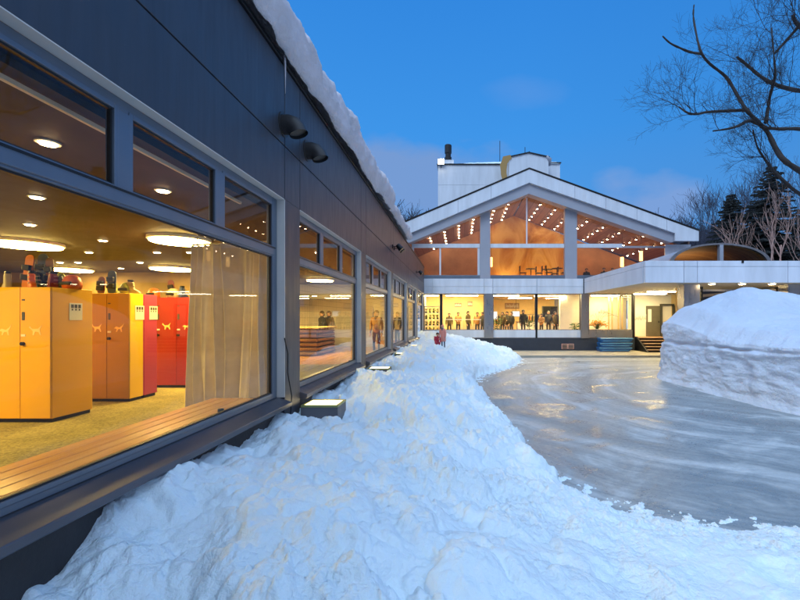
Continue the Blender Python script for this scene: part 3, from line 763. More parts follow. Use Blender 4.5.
# ------------------------------------------------------------------ exterior bits on the wing
def hood(y):
    o = thing('vent_hood', 'dark rounded vent hood on the upper cladding, %s' % ('nearer of the two' if y < 5.6 else 'farther of the two'), 'vent hood', (-2.2, y, EYE+2.42), 'vent hoods on the upper cladding')
    MB().tube([(0, 0, 0), (.07, 0, 0), (.13, 0, -.02), (.175, 0, -.065), (.195, 0, -.12)], [.118, .12, .12, .118, .115], 20, cap=False).build('cover', M['clad_dark'], o, smooth=True)
    MB().tube([(.183, 0, -.085), (.186, 0, -.092)], [.105, .105], 20).build('mesh_screen', M['black'], o)
    MB().tube([(0, 0, 0), (.012, 0, 0)], [.15, .15], 24).build('wall_flange', M['clad_dark'], o)
M['clad_dark'] = mat('dark_painted_hood', (.045, .04, .04), .45, .3)
hood(5.26); hood(6.08)
def wall_spot(y, lbl):
    o = thing('wall_spotlight', lbl, 'spotlight', (-2.2, y, EYE+2.36))
    MB().box(0, .03, -.06, .06, -.06, .06).build('bracket', M['black'], o)
    MB().box(.03, .16, -.012, .012, -.012, .012).build('arm', M['black'], o)
    q = MB().tube([(.16, 0, .06), (.30, 0, -.10)], [.07, .10], 14); q.build('lamp_head', M['black'], o)
wall_spot(13.9, 'unlit black spotlight on the wing wall above the gap after the third window')
wall_spot(14.25, 'unlit black spotlight close beside another on the wing wall')
wall_spot(21.6, 'unlit black spotlight near the far end of the wing wall')
cb = MB().tube([(-2.185, 5.26, EYE-.25), (-2.16, 5.30, EYE-.45), (-2.185, 5.36, EYE-.7), (-2.15, 5.4, EYE-1.0), (-2.18, 5.42, EYE-1.35)], .008, 6).build('loose_cable', M['black'])
tag(cb, 'thin loose black cable hanging beside the first window jamb', 'cable')

# bollard lamps
def bollard(y, lbl):
    o = thing('box_light', lbl, 'box light', (-1.89, y+.21, .2), 'square light boxes along the wing wall')
    x = .25; yy = .21; h = .82
    MB().box(-x, x, -yy, yy, -.2, h-.03).build('housing', M['boxm'], o, bevel=.008)
    f = MB()
    f.box(-x-.002, x+.002, -yy-.002, -yy+.03, h-.029, h); f.box(-x-.002, x+.002, yy-.03, yy+.002, h-.029, h)
    f.box(-x-.002, -x+.03, -yy+.03, yy-.03, h-.029, h); f.box(x-.03, x+.002, -yy+.03, yy-.03, h-.029, h)
    f.build('rim', M['rim_m'], o, bevel=.004)
    MB().box(-x+.032, x-.032, -yy+.032, yy-.032, h-.029, h-.008).build('diffuser', M['boll_lamp'], o)
M['boxm'] = mat('grey_zinc_box', (.15, .14, .15), .45, .4)
M['rim_m'] = mat('brass_rim', (.45, .42, .15), .35, .6)
for k, l_ in enumerate(('square light box with glowing top, nearest one, half buried in snow', 'square light box between the second and third windows', 'square light box between the third and fourth windows', 'square light box between the fourth and fifth windows', 'square light box nearest the main lodge')):
    bollard(5.68+4.13*k, l_)

# roof snow cornice
def roof_snow():
    ys = np.linspace(-4, 17.3, 620); prof_n = 70
    rows = []
    for y in ys:
        a = np.array([y])
        t_ = .60+.09*float(vnoise(a*.6, a*0, 3)[0])+.05*float(vnoise(a*1.9, a*0, 4)[0])+.06*math.sin(y*.9)
        if y > 12.4: t_ = t_*(1-float(sstep(12.4, 12.75, y))*.45)
        if y > 16.2: t_ *= float(np.sqrt(max(1e-4, 1-((y-16.2)/1.1)**2)))
        if y > 11.2 and y <= 12.7: t_ *= 1.08
        hang = .10+.07*float(vnoise(a*.8, a*0+3, 7)[0])+(.06 if 10.8 < y < 12.5 else 0)
        if 13 < y: hang += .03
        pts = []
        u = np.linspace(0, 1, prof_n)
        for q in u:
            if q < .45:                      # bulging outer face
                al = -math.pi*.42+ (math.pi*.92)*(q/.45)
                x = -2.27+hang+.20*math.cos(al)*1.0; z = t_*.48+t_*.52*math.sin(al)
                x = min(x, 9)
            else:
                s = (q-.45)/.55; x = -2.27+hang-.0-7*s**1.6; z = t_*(1.0+.05*s)
            pts.append((x, y, max(z, .0)))
        rows.append(pts)
    V = np.array(rows)
    x, y, z = V[..., 0].copy(), V[..., 1].copy(), V[..., 2].copy()
    n1 = fbm(y*1.4, (x+z)*2.2, 5, 90)*.07+billow(y*3.2, (z-x)*3.2, 3, 91)*.05+fbm(y*11, (x-z)*11, 3, 92)*.012
    face = np.clip((x+2.6)/.4, 0, 1)
    V[..., 0] = x+n1*face; V[..., 2] = EYE+3.225+z+n1*.7*np.minimum(1, z*6)
    return V
V = roof_snow()
rs = grid_mesh('roof_snow', V, M['roofsnow']); tag(rs, 'thick pinkish snow cornice overhanging the roof edge of the wing', 'snow')
tag(MB().tube([(-2.16, 5.2, EYE+3.25), (-2.15, 5.2, EYE+3.05), (-2.15, 5.2, EYE+2.78)], [.016, .009, .002], 6).build('icicle', M['ice'] if 'ice' in M else M['roofsnow'], smooth=True), 'single thin icicle hanging from the wing roof edge', 'icicle')

# ================================================================== MAIN LODGE
FY = 27.2; S = FY/F                                       # metres per photo pixel on the facade
def fx(px): return (px-PX)*S
def fzv(py): return EYE+(PY-py)*S
LO = (fx(540), FY, 0)
lodge = thing('main_lodge', 'two storey white lodge with a wide glazed gable and lit ground floor', 'building', LO)
def lp(mb, name, m, par=None, **k): return shift(mb, LO).build(name, m, par or lodge, **k)
XL, XR, XE = fx(424), 15.0, 26.0
# gable fascia (white) and the grey beam behind it
AP = (fx(527), fzv(174)); 
wl_t = (fx(400), fzv(228.5)); wr_t = (fx(691), fzv(234)); 
lp(MB().xz([wl_t, AP, (fx(527), fzv(187)), (fx(400), fzv(241))][::-1], FY-.9, FY-.72), 'fascia', M['white_panel'], bevel=.01)
lp(MB().xz([AP, wr_t, (fx(691), fzv(243.5)), (fx(668), fzv(243.5)), (fx(668), fzv(236)), (fx(527), fzv(187))][::-1], FY-.9, FY-.72), 'fascia', M['white_panel'], bevel=.01)
for px in (458, 490, 571, 601, 631, 660):                 # panel joints, as thin dark slots
    f_ = (px-400)/127 if px < 527 else (px-527)/164
    yt = 228.5+(174-228.5)*f_ if px < 527 else 174+(234-174)*f_
    lp(MB().box(fx(px)-.012, fx(px)+.012, FY-.906, FY-.899, fzv(yt+(13 if px<527 else 12))+.01, fzv(yt)-.01), 'panel_joint', M['grey_beam'])
lp(MB().xz([(fx(403), fzv(238)), (fx(527), fzv(186)), (fx(668), fzv(235)), (fx(668), fzv(244)), (fx(664), fzv(244)), (fx(527), fzv(197)), (fx(411), fzv(244.5)), (fx(409), fzv(244.5))][::-1], FY-.71, FY-.02), 'gable_beam', M['grey_beam'], bevel=.01)
# roof slabs going back
for a, b in (((fx(400)-.02, fzv(228)), (AP[0], AP[1]+.02)), ((AP[0], AP[1]+.02), (fx(691)+.02, fzv(233.5)))):
    lp(MB().xz([(a[0], a[1]), (b[0], b[1]), (b[0], b[1]+.07), (a[0], a[1]+.07)], FY-.95, FY+7.25), 'roof', M['black'])
    lp(MB().xz([(a[0]+.1, a[1]-1.05), (b[0], b[1]-1.05), (b[0], b[1]-.97), (a[0]+.1, a[1]-.97)], FY+.12, FY+6.99), 'wood_ceiling', M['wood_ceiling'])
# upper glazing frame members
um = [(480, 490, 212, 277), (564, 576, 210, 277)]
for x0, x1, y0, y1 in um:
    lp(MB().box(fx(x0), fx(x1), FY-.25, FY+.10, fzv(279), fzv(y0)-.0), 'column', M['grey_beam'], bevel=.01)
segs = [(412, 480), (490, 564), (576, 622)]
for a, b in segs: lp(MB().box(fx(a)+.003, fx(b)-.003, FY-.10, FY+.06, fzv(248), fzv(244)), 'transom_beam', M['white_panel'], bevel=.01)
lp(MB().box(fx(526), fx(527.3), FY-.06, FY+.04, fzv(244)+.002, fzv(198)), 'mullion', M['white_panel'])
lp(MB().box(fx(439.5), fx(441), FY-.06, FY+.04, fzv(276), fzv(248)-.002), 'mullion', M['white_panel'])
lp(MB().box(fx(412), fx(414), FY-.06, FY+.04, fzv(276), fzv(248)-.002), 'mullion', M['white_panel'])
lp(MB().box(fx(477.5), fx(480)-.003, FY-.06, FY+.04, fzv(276), fzv(248)-.002), 'mullion', M['white_panel'])
lp(MB().box(XL-.9, XR, FY-.22, FY+.12, fzv(279)+.002, fzv(275.5)), 'upper_sill', M['blue_sill'] if 'blue_sill' in M else M['frame'], bevel=.01)
lp(MB().box(fx(665), XR, FY-.02, FY+.1, fzv(275), fzv(244.5)), 'upper_wall', M['white_panel'])
# glass, upper
def g_(pts, name='upper_pane', m=None): return lp(MB().poly([(x, FY, z) for x, z in pts]), name, m or M['glass_up'])
def gtop(px):                                              # underside of the grey beam
    return fzv(197+(244.5-197)*(527-px)/116) if px <= 527 else fzv(197+(244-197)*(px-527)/137)
g_([(fx(412), fzv(244)), (fx(480), fzv(244)), (fx(480), gtop(480)), (fx(412), gtop(412))])
g_([(fx(490), fzv(244)), (fx(526), fzv(244)), (fx(526), gtop(526)), (fx(490), gtop(490))])
g_([(fx(527.3), fzv(244)), (fx(564), fzv(244)), (fx(564), gtop(564)), (fx(527.3), gtop(527.5))])
g_([(fx(576), fzv(244)), (fx(662), fzv(244)), (fx(576), gtop(576))])
for a, b in ((414, 439.5), (441, 477.5), (490, 564), (576, 665)):
    g_([(fx(a), fzv(276)), (fx(b), fzv(276)), (fx(b), fzv(248)), (fx(a), fzv(248))])
lp(MB().box(fx(622), fx(665), FY-.03, FY+.05, fzv(248), fzv(246)), 'transom_beam', M['grey_beam'])
# upper room
uz = 4.80; UB = FY+7.0
lp(MB().box(XL-1.4, 14.9, FY+.13, UB, uz-.2, uz), 'upper_floor', M['floor_wood'])
def flame():
    m, t, b, pos = base_mat('amber_feature_wall')
    n = t.noise(t.mapping(pos, (1, 1, .6)), .45, 5, .6, 1.2)
    t.link(t.ramp(n, [(.35, (.32, .13, .02)), (.5, (.68, .34, .05)), (.66, (.90, .60, .16))]), b.inputs['Base Color']); b.inputs['Roughness'].default_value = .6
    return m
M['feature'] = flame()
M['salmon'] = mat('amber_plaster', (.50, .28, .15), .6, 0, .3, .6)
zl = AP[1]-1.0-(AP[1]-1.0-7.1)*(AP[0]-1.9)/(AP[0]-XL+1.4); zr = AP[1]-1.0-(AP[1]-1.0-6.55)*(9.1-AP[0])/(14.9-AP[0])
lp(MB().xz([(1.9, uz), (9.1, uz), (9.1, zr), (AP[0], AP[1]-1.0), (1.9, zl)], UB, UB+.2), 'upper_back_wall', M['feature'])
lp(MB().xz([(XL-1.4, uz), (1.898, uz), (1.898, zl), (XL-1.4, 7.1)], UB, UB+.2), 'upper_back_wall', M['salmon'])
lp(MB().xz([(9.102, uz), (14.9, uz), (14.9, 6.55), (9.102, zr)], UB, UB+.2), 'upper_back_wall', M['salmon'])
lp(MB().box(XL-1.6, XL-1.4, FY+.13, UB, uz-.2, 7.0), 'upper_side_wall', M['wood_ceiling'])
lp(MB().box(14.9, 15.0, FY+.13, UB, uz-.2, 7.2), 'upper_side_wall', M['wood_ceiling'])
# frieze panels
seams = [424, 433, 484, 492.5, 536, 582]
for a, b in zip(seams[:-1], seams[1:]):
    for z0, z1 in ((fzv(294), fzv(287)), (fzv(287), fzv(279))):
        lp(MB().box(fx(a)+.008, fx(b)-.008, FY-.30, FY-.02, z0+.006, z1-.006), 'frieze_panel', M['white_panel'], bevel=.006)
lp(MB().box(XL, 15, FY-.018, FY+.10, fzv(294)+.004, fzv(279)-.002), 'frieze_backing', M['black'])
# ground floor columns / mullions / sill panels
for a, b in ((484, 493), (580, 588)):
    lp(MB().box(fx(a), fx(b), FY-.28, FY+.12, fzv(338), fzv(294)), 'column', M['steel'], bevel=.01)
for a, b in ((440.5, 442), (535.3, 537), (632, 634)):
    lp(MB().box(fx(a), fx(b), FY-.14, FY+.10, fzv(338), fzv(294)), 'mullion', M['black'])
for a, b, mm in ((424, 440.5, 'white_panel'), (442, 484, 'white_panel'), (493, 535.3, 'white_panel'), (537, 580, 'white_panel'), (588, 632, 'steel')):
    lp(MB().box(fx(a)+.004, fx(b)-.004, FY-.10, FY+.10, fzv(337.6), fzv(330)), 'sill_panel', M[mm], bevel=.006)
    f = MB(); e = .035; za, zb2 = fzv(330)+.002, fzv(294)-.002; xa, xb = fx(a)+.004, fx(b)-.004
    f.box(xa, xb, FY-.05, FY+.03, za, za+e); f.box(xa, xb, FY-.05, FY+.03, zb2-e, zb2); f.box(xa, xa+e, FY-.05, FY+.03, za+e, zb2-e); f.box(xb-e, xb, FY-.05, FY+.03, za+e, zb2-e)
    wf = lp(f, 'window', M['sill'])
    shift(MB().quad((xa+e, FY, za+e), (xb-e, FY, za+e), (xb-e, FY, zb2-e), (xa+e, FY, zb2-e)), LO).build('pane', M['glass_g'] if 'glass_g' in M else M['glass'], wf)
lp(MB().box(XL, fx(634), FY-.16, FY+.11, .12, fzv(338)), 'plinth', M['plinth'], bevel=.01)
gz = .97; GB = FY+8
lp(MB().box(XL, 22, FY+.112, GB, gz-.2, gz), 'ground_floor', M['floor_wood'])
lp(MB().box(XL, 22, FY+.112, GB, fzv(294)+.01, fzv(294)+.2), 'ground_ceiling', M['white_paint'])
lp(MB().box(XL-.2, XL, FY+.112, GB, gz, fzv(294)+.01), 'side_wall', M['white_paint'])
lp(MB().box(XL, fx(490), FY+2.6, FY+2.75, gz, fzv(294)+.009), 'display_wall', M['cream_wall'])
lp(MB().box(fx(489), fx(489)+.12, FY+.4, FY+2.6, gz, fzv(294)+.009), 'display_wall', M['cream_wall'])
lp(MB().box(fx(490)+.1, 8.0, GB, GB+.2, gz, fzv(294)), 'back_wall', M['yellow_wall'])
lp(MB().box(fx(566), fx(579), FY+1.6, FY+1.9, gz, fzv(294)), 'white_pier', M['white_paint'])
lp(MB().box(fx(580), fx(640), FY+2.2, FY+2.35, gz, fzv(294)), 'white_wall', M['white_paint'])
lp(MB().box(fx(634), 14.2, FY+.9, FY+1.05, gz, fzv(294)), 'entry_wall', M['white_paint'])
lp(MB().box(14.2, 22, FY+.9, FY+1.05, gz, fzv(294)), 'entry_wall', M['yellow_wall'])
for i, a in enumerate((614, 617.5, 624, 628)): lp(MB().box(fx(a), fx(a)+.07, FY+1.0, FY+1.1, gz, fzv(297)), 'folding_door_post', M['yellow_wall'])
# door in the entry
f = lp(MB().box(fx(652), fx(666), FY+.80, FY+.90, gz, fzv(305.5)), 'door', mat('olive_grey_door', (.12, .11, .08), .5), bevel=.01)
shift(MB().box(fx(653.5), fx(657), FY+.785, FY+.799, fzv(322), fzv(309)), LO).build('vision_panel', M['paper'], f)
shift(MB().box(fx(664), fx(665), FY+.76, FY+.799, fzv(323), fzv(321)), LO).build('handle', M['black'], f)
dfm = MB(); dfm.box(fx(666)+.02, fx(668), FY+.72, FY+.89, gz, fzv(303.5)); dfm.box(fx(668), fx(680), FY+.72, FY+.89, fzv(305), fzv(303.5)); dfm.box(fx(679), fx(680.5), FY+.72, FY+.89, gz, fzv(305))
lp(dfm, 'doorway_frame', M['ink'])
# tube lamps inside the ground floor
def tube_lamp(px, py, w_, Yd, lbl, rz=0):
    z = fzv(294)+.005
    x = (px-PX)*Yd/F
    o = thing('strip_lamp', lbl, 'strip lamp', (x, Yd, z), 'glowing strip lamps under the ground floor ceiling')
    MB().box(-w_/2, w_/2, -.14, .14, -.05, 0).build('casing', M['white_paint'], o)
    MB().box(-w_/2+.03, w_/2-.03, -.11, .11, -.07, -.051).build('diffuser', M['tube'], o)
tube_lamp(462, 296, 2.2, FY+1.0, 'strip lamp over the white display wall left of the first steel column')
tube_lamp(432, 296, .9, FY+1.0, 'short strip lamp over the green shelves')
tube_lamp(506, 298, 1.8, FY+1.2, 'strip lamp just right of the first steel column')
tube_lamp(520, 298, 1.8, FY+4.5, 'strip lamp deep inside the lobby')
tube_lamp(550, 298, 2.2, FY+1.6, 'strip lamp left of the white pier in the lobby')
tube_lamp(560, 298, 2.2, FY+5, 'farthest strip lamp deep in the lobby behind the white pier')
tube_lamp(605, 296, 1.9, FY+.9, 'strip lamp over the plant window')
tube_lamp(650, 296, 2.0, FY-.9, 'strip lamp above the entrance door')
tube_lamp(665, 296, 2.0, FY-3.2, 'strip lamp under the entrance canopy over the steps')
# picture-lit white scribble artwork strip
# ---- downlights of the upper ceiling, rows following each slope
sp0 = None
def slope_z(x):
    return (fzv(228)+(AP[1]+.02-fzv(228))*(x-fx(400))/(AP[0]-fx(400)) if x < AP[0] else AP[1]+.02+(fzv(233.5)-AP[1]-.02)*(x-AP[0])/(fx(691)-AP[0]))-1.06
for x in (-2.0, -1.0, 0, 1.0, 2.4, 3.4, 5.6, 6.6, 7.6, 8.8, 9.9, 11.0, 12.2, 13.4):
    for j in range(6):
        y = FY+.6+j*1.12; z = slope_z(x)
        if sp0 is None:
            sp0 = thing('ceiling_spot', 'small glowing spotlight in rows on the wooden gable ceiling', 'spotlight', (x, y, z), 'spotlights on the wooden gable ceiling')
            MB().lathe([(.08, .03), (.08, -.05)], (0, 0, 0), 10).build('housing', M['black'], sp0)
            MB().lathe([(.055, -.051), (.04, -.075)], (0, 0, 0), 10).build('bulb', M['led'], sp0)
        else:
            c = copy_tree(sp0); c.location = (x, y, z)
# pendant cylinder lamps
M['pend'] = emit('amber_pendant', (1, .55, .16), 6)
for px, py, Yd, l_ in ((622, 262, FY+1.2, 'amber cylinder pendant lamp, left of the pair behind the canopy'), (641, 256, FY+1.2, 'amber cylinder pendant lamp, right of the pair behind the canopy'), (491.5, 262, FY+.6, 'slim amber pendant lamp right beside the left gable column')):
    o = thing('pendant_lamp', l_, 'pendant lamp', tuple(at(px, py, Yd)))
    r = .11 if px > 500 else .06
    MB().lathe([(r, -.32), (r, .32)], (0, 0, 0), 14).build('shade', M['pend'], o)
    MB().lathe([(r+.01, .321), (r+.01, .36), (.02, .38)], (0, 0, 0), 14).build('cap', M['black'], o)
    MB().tube([(0, 0, .38), (0, 0, max(.5, slope_z(o.location.x)-o.location.z))], .008, 5).build('cord', M['black'], o)
# warm uplight lamps on the upper room floor level (wall washers seen as glow on the amber wall)
for px in (505, 540):
    x = (px-PX)*(UB-.5)/F
    o = thing('wall_washer', 'low glowing wall washer at the foot of the amber wall, %s' % {505: 'left one', 540: 'right one'}[px], 'lamp', (x, UB-.4, uz))
    MB().box(-.9, .9, -.06, .06, 0, .08).build('casing', M['black'], o); MB().box(-.87, .87, -.05, .05, .081, .10).build('diffuser', M['wash'] if 'wash' in M else M['lamp'], o)
# tables and chairs as seen against the glow
def cafe_table(x, y, z, lbl):
    o = thing('cafe_table', lbl, 'table', (x, y, z))
    MB().lathe([(.36, .70), (.38, .72), (.36, .74)], (0, 0, 0), 20).build('tabletop', M['black'], o)
    MB().lathe([(.03, .03), (.03, .70)], (0, 0, 0), 8).build('stem', M['black'], o); MB().lathe([(.22, 0), (.2, .03)], (0, 0, 0), 16).build('base', M['black'], o)
def chair(x, y, z, rz, lbl):
    o = thing('cafe_chair', lbl, 'chair', (x, y, z), rz=rz)
    MB().box(-.21, .21, -.21, .21, .43, .47).build('seat', M['black'], o, bevel=.01)
    MB().box(-.21, .21, .19, .23, .55, .92).build('backrest', M['black'], o, bevel=.01)
    for a in (-.18, .18):
        MB().tube([(a, -.18, 0), (a, -.18, .43)], .014, 6).build('leg', M['black'], o); MB().tube([(a, .2, 0), (a, .2, .56)], .014, 6).build('leg', M['black'], o)
for i, (px, d, w1, w2) in enumerate(((531, 1.2, 'left', 'left'), (547, 1.6, 'middle', 'middle'), (557, 1.0, 'right', 'right'))):
    x = (px-PX)*(FY+d)/F
    cafe_table(x, FY+d, uz, 'dark round cafe table in the central gable window, %s one' % w1)
    chair(x-.55, FY+d, uz, R(90), 'dark chair left of the %s cafe table in the gable window' % w1); chair(x+.55, FY+d+.1, uz, R(-90), 'dark chair right of the %s cafe table in the gable window' % w1)

# ---- entrance canopy
CX0, CX1, CY0 = fx(583), 26.0, 18.5
cn = thing('entrance_canopy', 'deep flat white panelled canopy projecting from the lodge over the entrance', 'canopy', (12, 22, 0)); CL = (12, 22, 0)
def cpn(mb, name, m, par=None, **k): return shift(mb, CL).build(name, m, par or cn, **k)
cz0, cz1 = fzv(294), fzv(279)
zmid = EYE+(PY-266.5)*CY0/F
sx_ = lambda px: (px-PX)*CY0/F
CX0b = sx_(645)
cpn(MB().prism([(CX0+.02, FY-.31, cz0+.05), (CX0b+.02, CY0+.2, cz0+.05), (CX1, CY0+.2, cz0+.05), (CX1, FY-.31, cz0+.05)], (0, 0, cz1-cz0-.08)), 'core', M['black'])
fc = [645, 684, 697.5, 788, 880, 970]
for a, b in zip(fc[:-1], fc[1:]):
    for z0, z1 in ((cz0, zmid), (zmid, cz1)):
        cpn(MB().box(sx_(a)+.01, sx_(b)-.01, CY0, CY0+.19, z0+.006, z1-.006), 'front_panel', M['canopy'] if 'canopy' in M else M['white_panel'], bevel=.006)
n = 5
for i in range(n):
    p0 = Vector((CX0, FY-.32, 0)).lerp(Vector((CX0b, CY0+.195, 0)), i/n); p1 = Vector((CX0, FY-.32, 0)).lerp(Vector((CX0b, CY0+.195, 0)), (i+1)/n)
    for z0, z1 in ((cz0, zmid), (zmid, cz1)):
        cpn(MB().prism([(p0.x-.02, p0.y-.008, z0+.006), (p1.x-.02, p1.y+.008, z0+.006), (p1.x+.015, p1.y+.008, z0+.006), (p0.x+.015, p0.y-.008, z0+.006)], (0, 0, z1-z0-.012)), 'side_panel', M['white_panel'])
M['soffit'] = mat('pale_soffit_board', (.55, .46, .34), .5)
cpn(MB().prism([(CX0+.03, FY-.33, cz0+.01), (CX0b+.04, CY0+.21, cz0+.01), (CX1, CY0+.21, cz0+.01), (CX1, FY-.33, cz0+.01)], (0, 0, .038)), 'soffit', M['soffit'])
# steel columns
for a, b in ((684, 700), (788, 806)):
    Yc = 19.4; x0, x1 = (a-PX)*Yc/F, (b-PX)*Yc/F
    cpn(MB().box(x0, x1, Yc, Yc+.6, 0, cz0+.008), 'column', M['steel'], bevel=.01)
# amber glazed strip beside the first column and vestibule glazing
cpn(MB().box((678-PX)*20.2/F, (684-PX)*20.2/F, 20.2, 20.4, 0, cz0-.1), 'amber_post', mat('amber_panel', (.8, .42, .08), .5))
for px in (701, 776): cpn(MB().box((px-PX)*21/F, (px-PX)*21/F+.1, 21, 21.1, 0, cz0+.008), 'mullion', M['black'])
cpn(MB().box((700-PX)*21/F, (779-PX)*21/F, 21.0, 21.08, cz0-.22, cz0-.12), 'door_header', M['steel'])
cpn(MB().quad(((702-PX)*21/F, 21.04, 0), ((776-PX)*21/F, 21.04, 0), ((776-PX)*21/F, 21.04, cz0-.22), ((702-PX)*21/F, 21.04, cz0-.22)), 'vestibule_glass', M['glass_up'])
cpn(MB().box((701-PX)*24/F, (790-PX)*24/F, 24.0, 24.2, 0, cz0+.008), 'vestibule_back', M['plinth'])
cpn(MB().prism([((700-PX)*21.5/F, 21.5, cz0-.5), ((776-PX)*21.5/F, 21.5, cz0-.12), ((776-PX)*21.5/F, 21.5, cz0-.02), ((700-PX)*21.5/F, 21.5, cz0-.36)], (0, .15, 0)), 'sloping_beam', M['soffit'])
cpn(MB().box((780-PX)*20.3/F, (789-PX)*20.3/F, 20.3, 20.5, 0, cz0-.3), 'amber_post', M['orange'])
cpn(MB().box((789-PX)*20.6/F, 26, 20.6, 20.8, 0, cz0+.008), 'side_wall', M['yellow_wall'])
for i, px in enumerate((712, 742, 772)):
    x = (px-PX)*18.95/F
    o = thing('canopy_downlight', 'round downlight in the canopy soffit, %s of three above the snow mound' % ('left', 'middle', 'right')[i], 'downlight', (x, 18.95, cz0+.01), 'downlights under the canopy edge')
    MB().lathe([(.17, 0), (.17, -.03), (.15, -.035)], (0, 0, 0), 18).build('ring', M['white_paint'], o); MB().lathe([(.13, -.036), (.11, -.06)], (0, 0, 0), 18).build('bulb', M['spot'], o)
wl = thing('wall_lamp', 'bright horizontal wall lamp on the wall right of the snow mound', 'wall lamp', ((794-PX)*20.58/F, 20.58, EYE+(PY-296)*20.58/F))
MB().box(-.3, .5, -.06, 0, -.08, .08).build('backplate', M['steel'], wl); MB().box(-.27, .47, -.13, -.062, -.06, .06).build('diffuser', M['tube'], wl)
tag(MB().box(-.05, .05, -.03, 0, -.05, .05).build('small_camera', M['black'], loc=(sx_(742.5), CY0-.001, EYE+(PY-262)*CY0/F), bevel=.01), 'tiny dark fitting on the canopy fascia', 'fitting')
# arched vault roof on the canopy
va = thing('arched_vault', 'low barrel vault of timber slats rising above the entrance canopy', 'vault roof', (12.4, 20, cz1)); VL = (12.4, 20, cz1)
cxv, hw, rise, y0v, y1v = 12.35, 2.35, .98, 19.9, 26.6
def arc_pts(k, dz=0, n=26):
    return [(cxv+hw*k*math.cos(math.pi-math.pi*i/n), cz1+.0+(rise*k)*max(0, math.sin(math.pi*i/n))**.9+dz) for i in range(n+1)]
def vault_skin(k0, k1, ya, yb, name, m):
    q = MB(); A = arc_pts(k0); B = arc_pts(k1)
    for i in range(len(A)-1):
        q.quad((B[i][0], ya, B[i][1]), (B[i+1][0], ya, B[i+1][1]), (B[i+1][0], yb, B[i+1][1]), (B[i][0], yb, B[i][1]))
        q.quad((A[i][0], ya, A[i][1]), (A[i][0], yb, A[i][1]), (A[i+1][0], yb, A[i+1][1]), (A[i+1][0], ya, A[i+1][1]))
        q.quad((A[i][0], ya, A[i][1]), (A[i+1][0], ya, A[i+1][1]), (B[i+1][0], ya, B[i+1][1]), (B[i][0], ya, B[i][1]))
    return shift(q, VL).build(name, m, va)
vault_skin(.955, .985, y0v+.15, y1v, 'slat_lining', M['vault_wood'])
vault_skin(.986, 1.0, y0v+.02, y1v+.01, 'metal_skin', M['grey_beam'])
vault_skin(.95, 1.03, y0v-.08, y0v+.018, 'front_rib', M['steel'])
shift(MB().box(cxv-.05, cxv+.12, y0v-.1, y0v+.1, cz1, cz1+rise*.95), VL).build('post', M['grey_beam'], va)
A = arc_pts(.9)
shift(MB().poly([(x, y0v+.10, z) for x, z in A]), VL).build('end_glass', M['glass'], va)
shift(MB().box(cxv-1.8, cxv+1.8, y1v-.3, y1v-.2, cz1, cz1+.5), VL).build('back_panel', M['vault_wood'], va)
o = thing('vault_uplight', 'warm linear lamp lying along the floor of the arched vault', 'lamp', (cxv, 23.4, cz1+.02))
MB().box(-.9, .9, -1.5, 1.5, 0, .03).build('casing', M['steel'], o); MB().box(-.8, .8, -1.4, 1.4, .031, .05).build('diffuser', emit('vault_lamp', (1, .60, .25), 2.0), o)

# ---- steps
stp = thing('entrance_steps', 'flight of five worn timber edged steps up to the lit entrance', 'steps', (13, 26, .12)); SL = (13, 26, .12)
for i in range(5):
    z0 = .121+i*.17; ya = 25.3+i*.32
    shift(MB().box(fx(636), 16, ya+.06, FY+.108, z0, z0+.12), SL).build('riser', M['black'], stp)
    shift(MB().box(fx(636)-.03, 16.03, ya, FY+.109, z0+.121, z0+.169), SL).build('tread', M['step_wood'], stp, bevel=.008)
shift(MB().prism([(fx(636)-.12, 25.2, .1), (fx(636)-.12, FY, .1), (fx(636)-.12, FY, 1.0), (fx(636)-.12, 26.9, 1.0)], (.085, 0, 0)), SL).build('side_cheek', M['black'], stp)
# ---- stacked blue sleds
for i in range(3):
    x0, x1 = (598-PX)*26.4/F, (629-PX)*26.4/F
    o = thing('plastic_sled', 'blue plastic sled, %s of the stack of three by the steps' % ('bottom', 'middle', 'top')[i], 'sled', ((x0+x1)/2+.03*i, 26.3, .122+.29*i), 'blue sleds stacked against the plinth')
    w2 = (x1-x0)/2; q = MB()
    prof = [(-w2+.02, 0), (w2-.18, 0), (w2-.03, .10), (w2, .24), (w2-.05, .26), (-w2, .27), (-w2-.05, .24), (-w2, .05)]
    q.prism([(u, -.35, v) for u, v in prof], (0, .7, 0)); q.build('tub', M['blue'], o, bevel=.03)
    MB().box(-w2-.06, w2+.01, -.40, -.35, .19, .25).build('rim', mat('pale_blue_rim', (.10, .30, .55), .3) if i == 0 else bpy.data.materials['pale_blue_rim'], o, bevel=.015)
    MB().box(-w2+.1, w2-.2, -.385, -.352, .06, .10).build('rib', bpy.data.materials['pale_blue_rim'], o, bevel=.01)
# ---- outlet box on the plinth
o = thing('vent_grille', 'small reddish framed twin grille on the dark plinth', 'grille', (fx(567), FY-.162, fzv(346.2)))
MB().box(-.40, .40, -.03, 0, -.17, .17).build('frame', mat('salmon_frame', (.55, .30, .24), .5), o, bevel=.01)
for s in (-.2, .2):
    q = MB()
    for k in range(3): q.box(s-.15, s+.15, -.045, -.031, -.13+k*.09, -.07+k*.09)
    q.build('louvre', M['ink'], o)

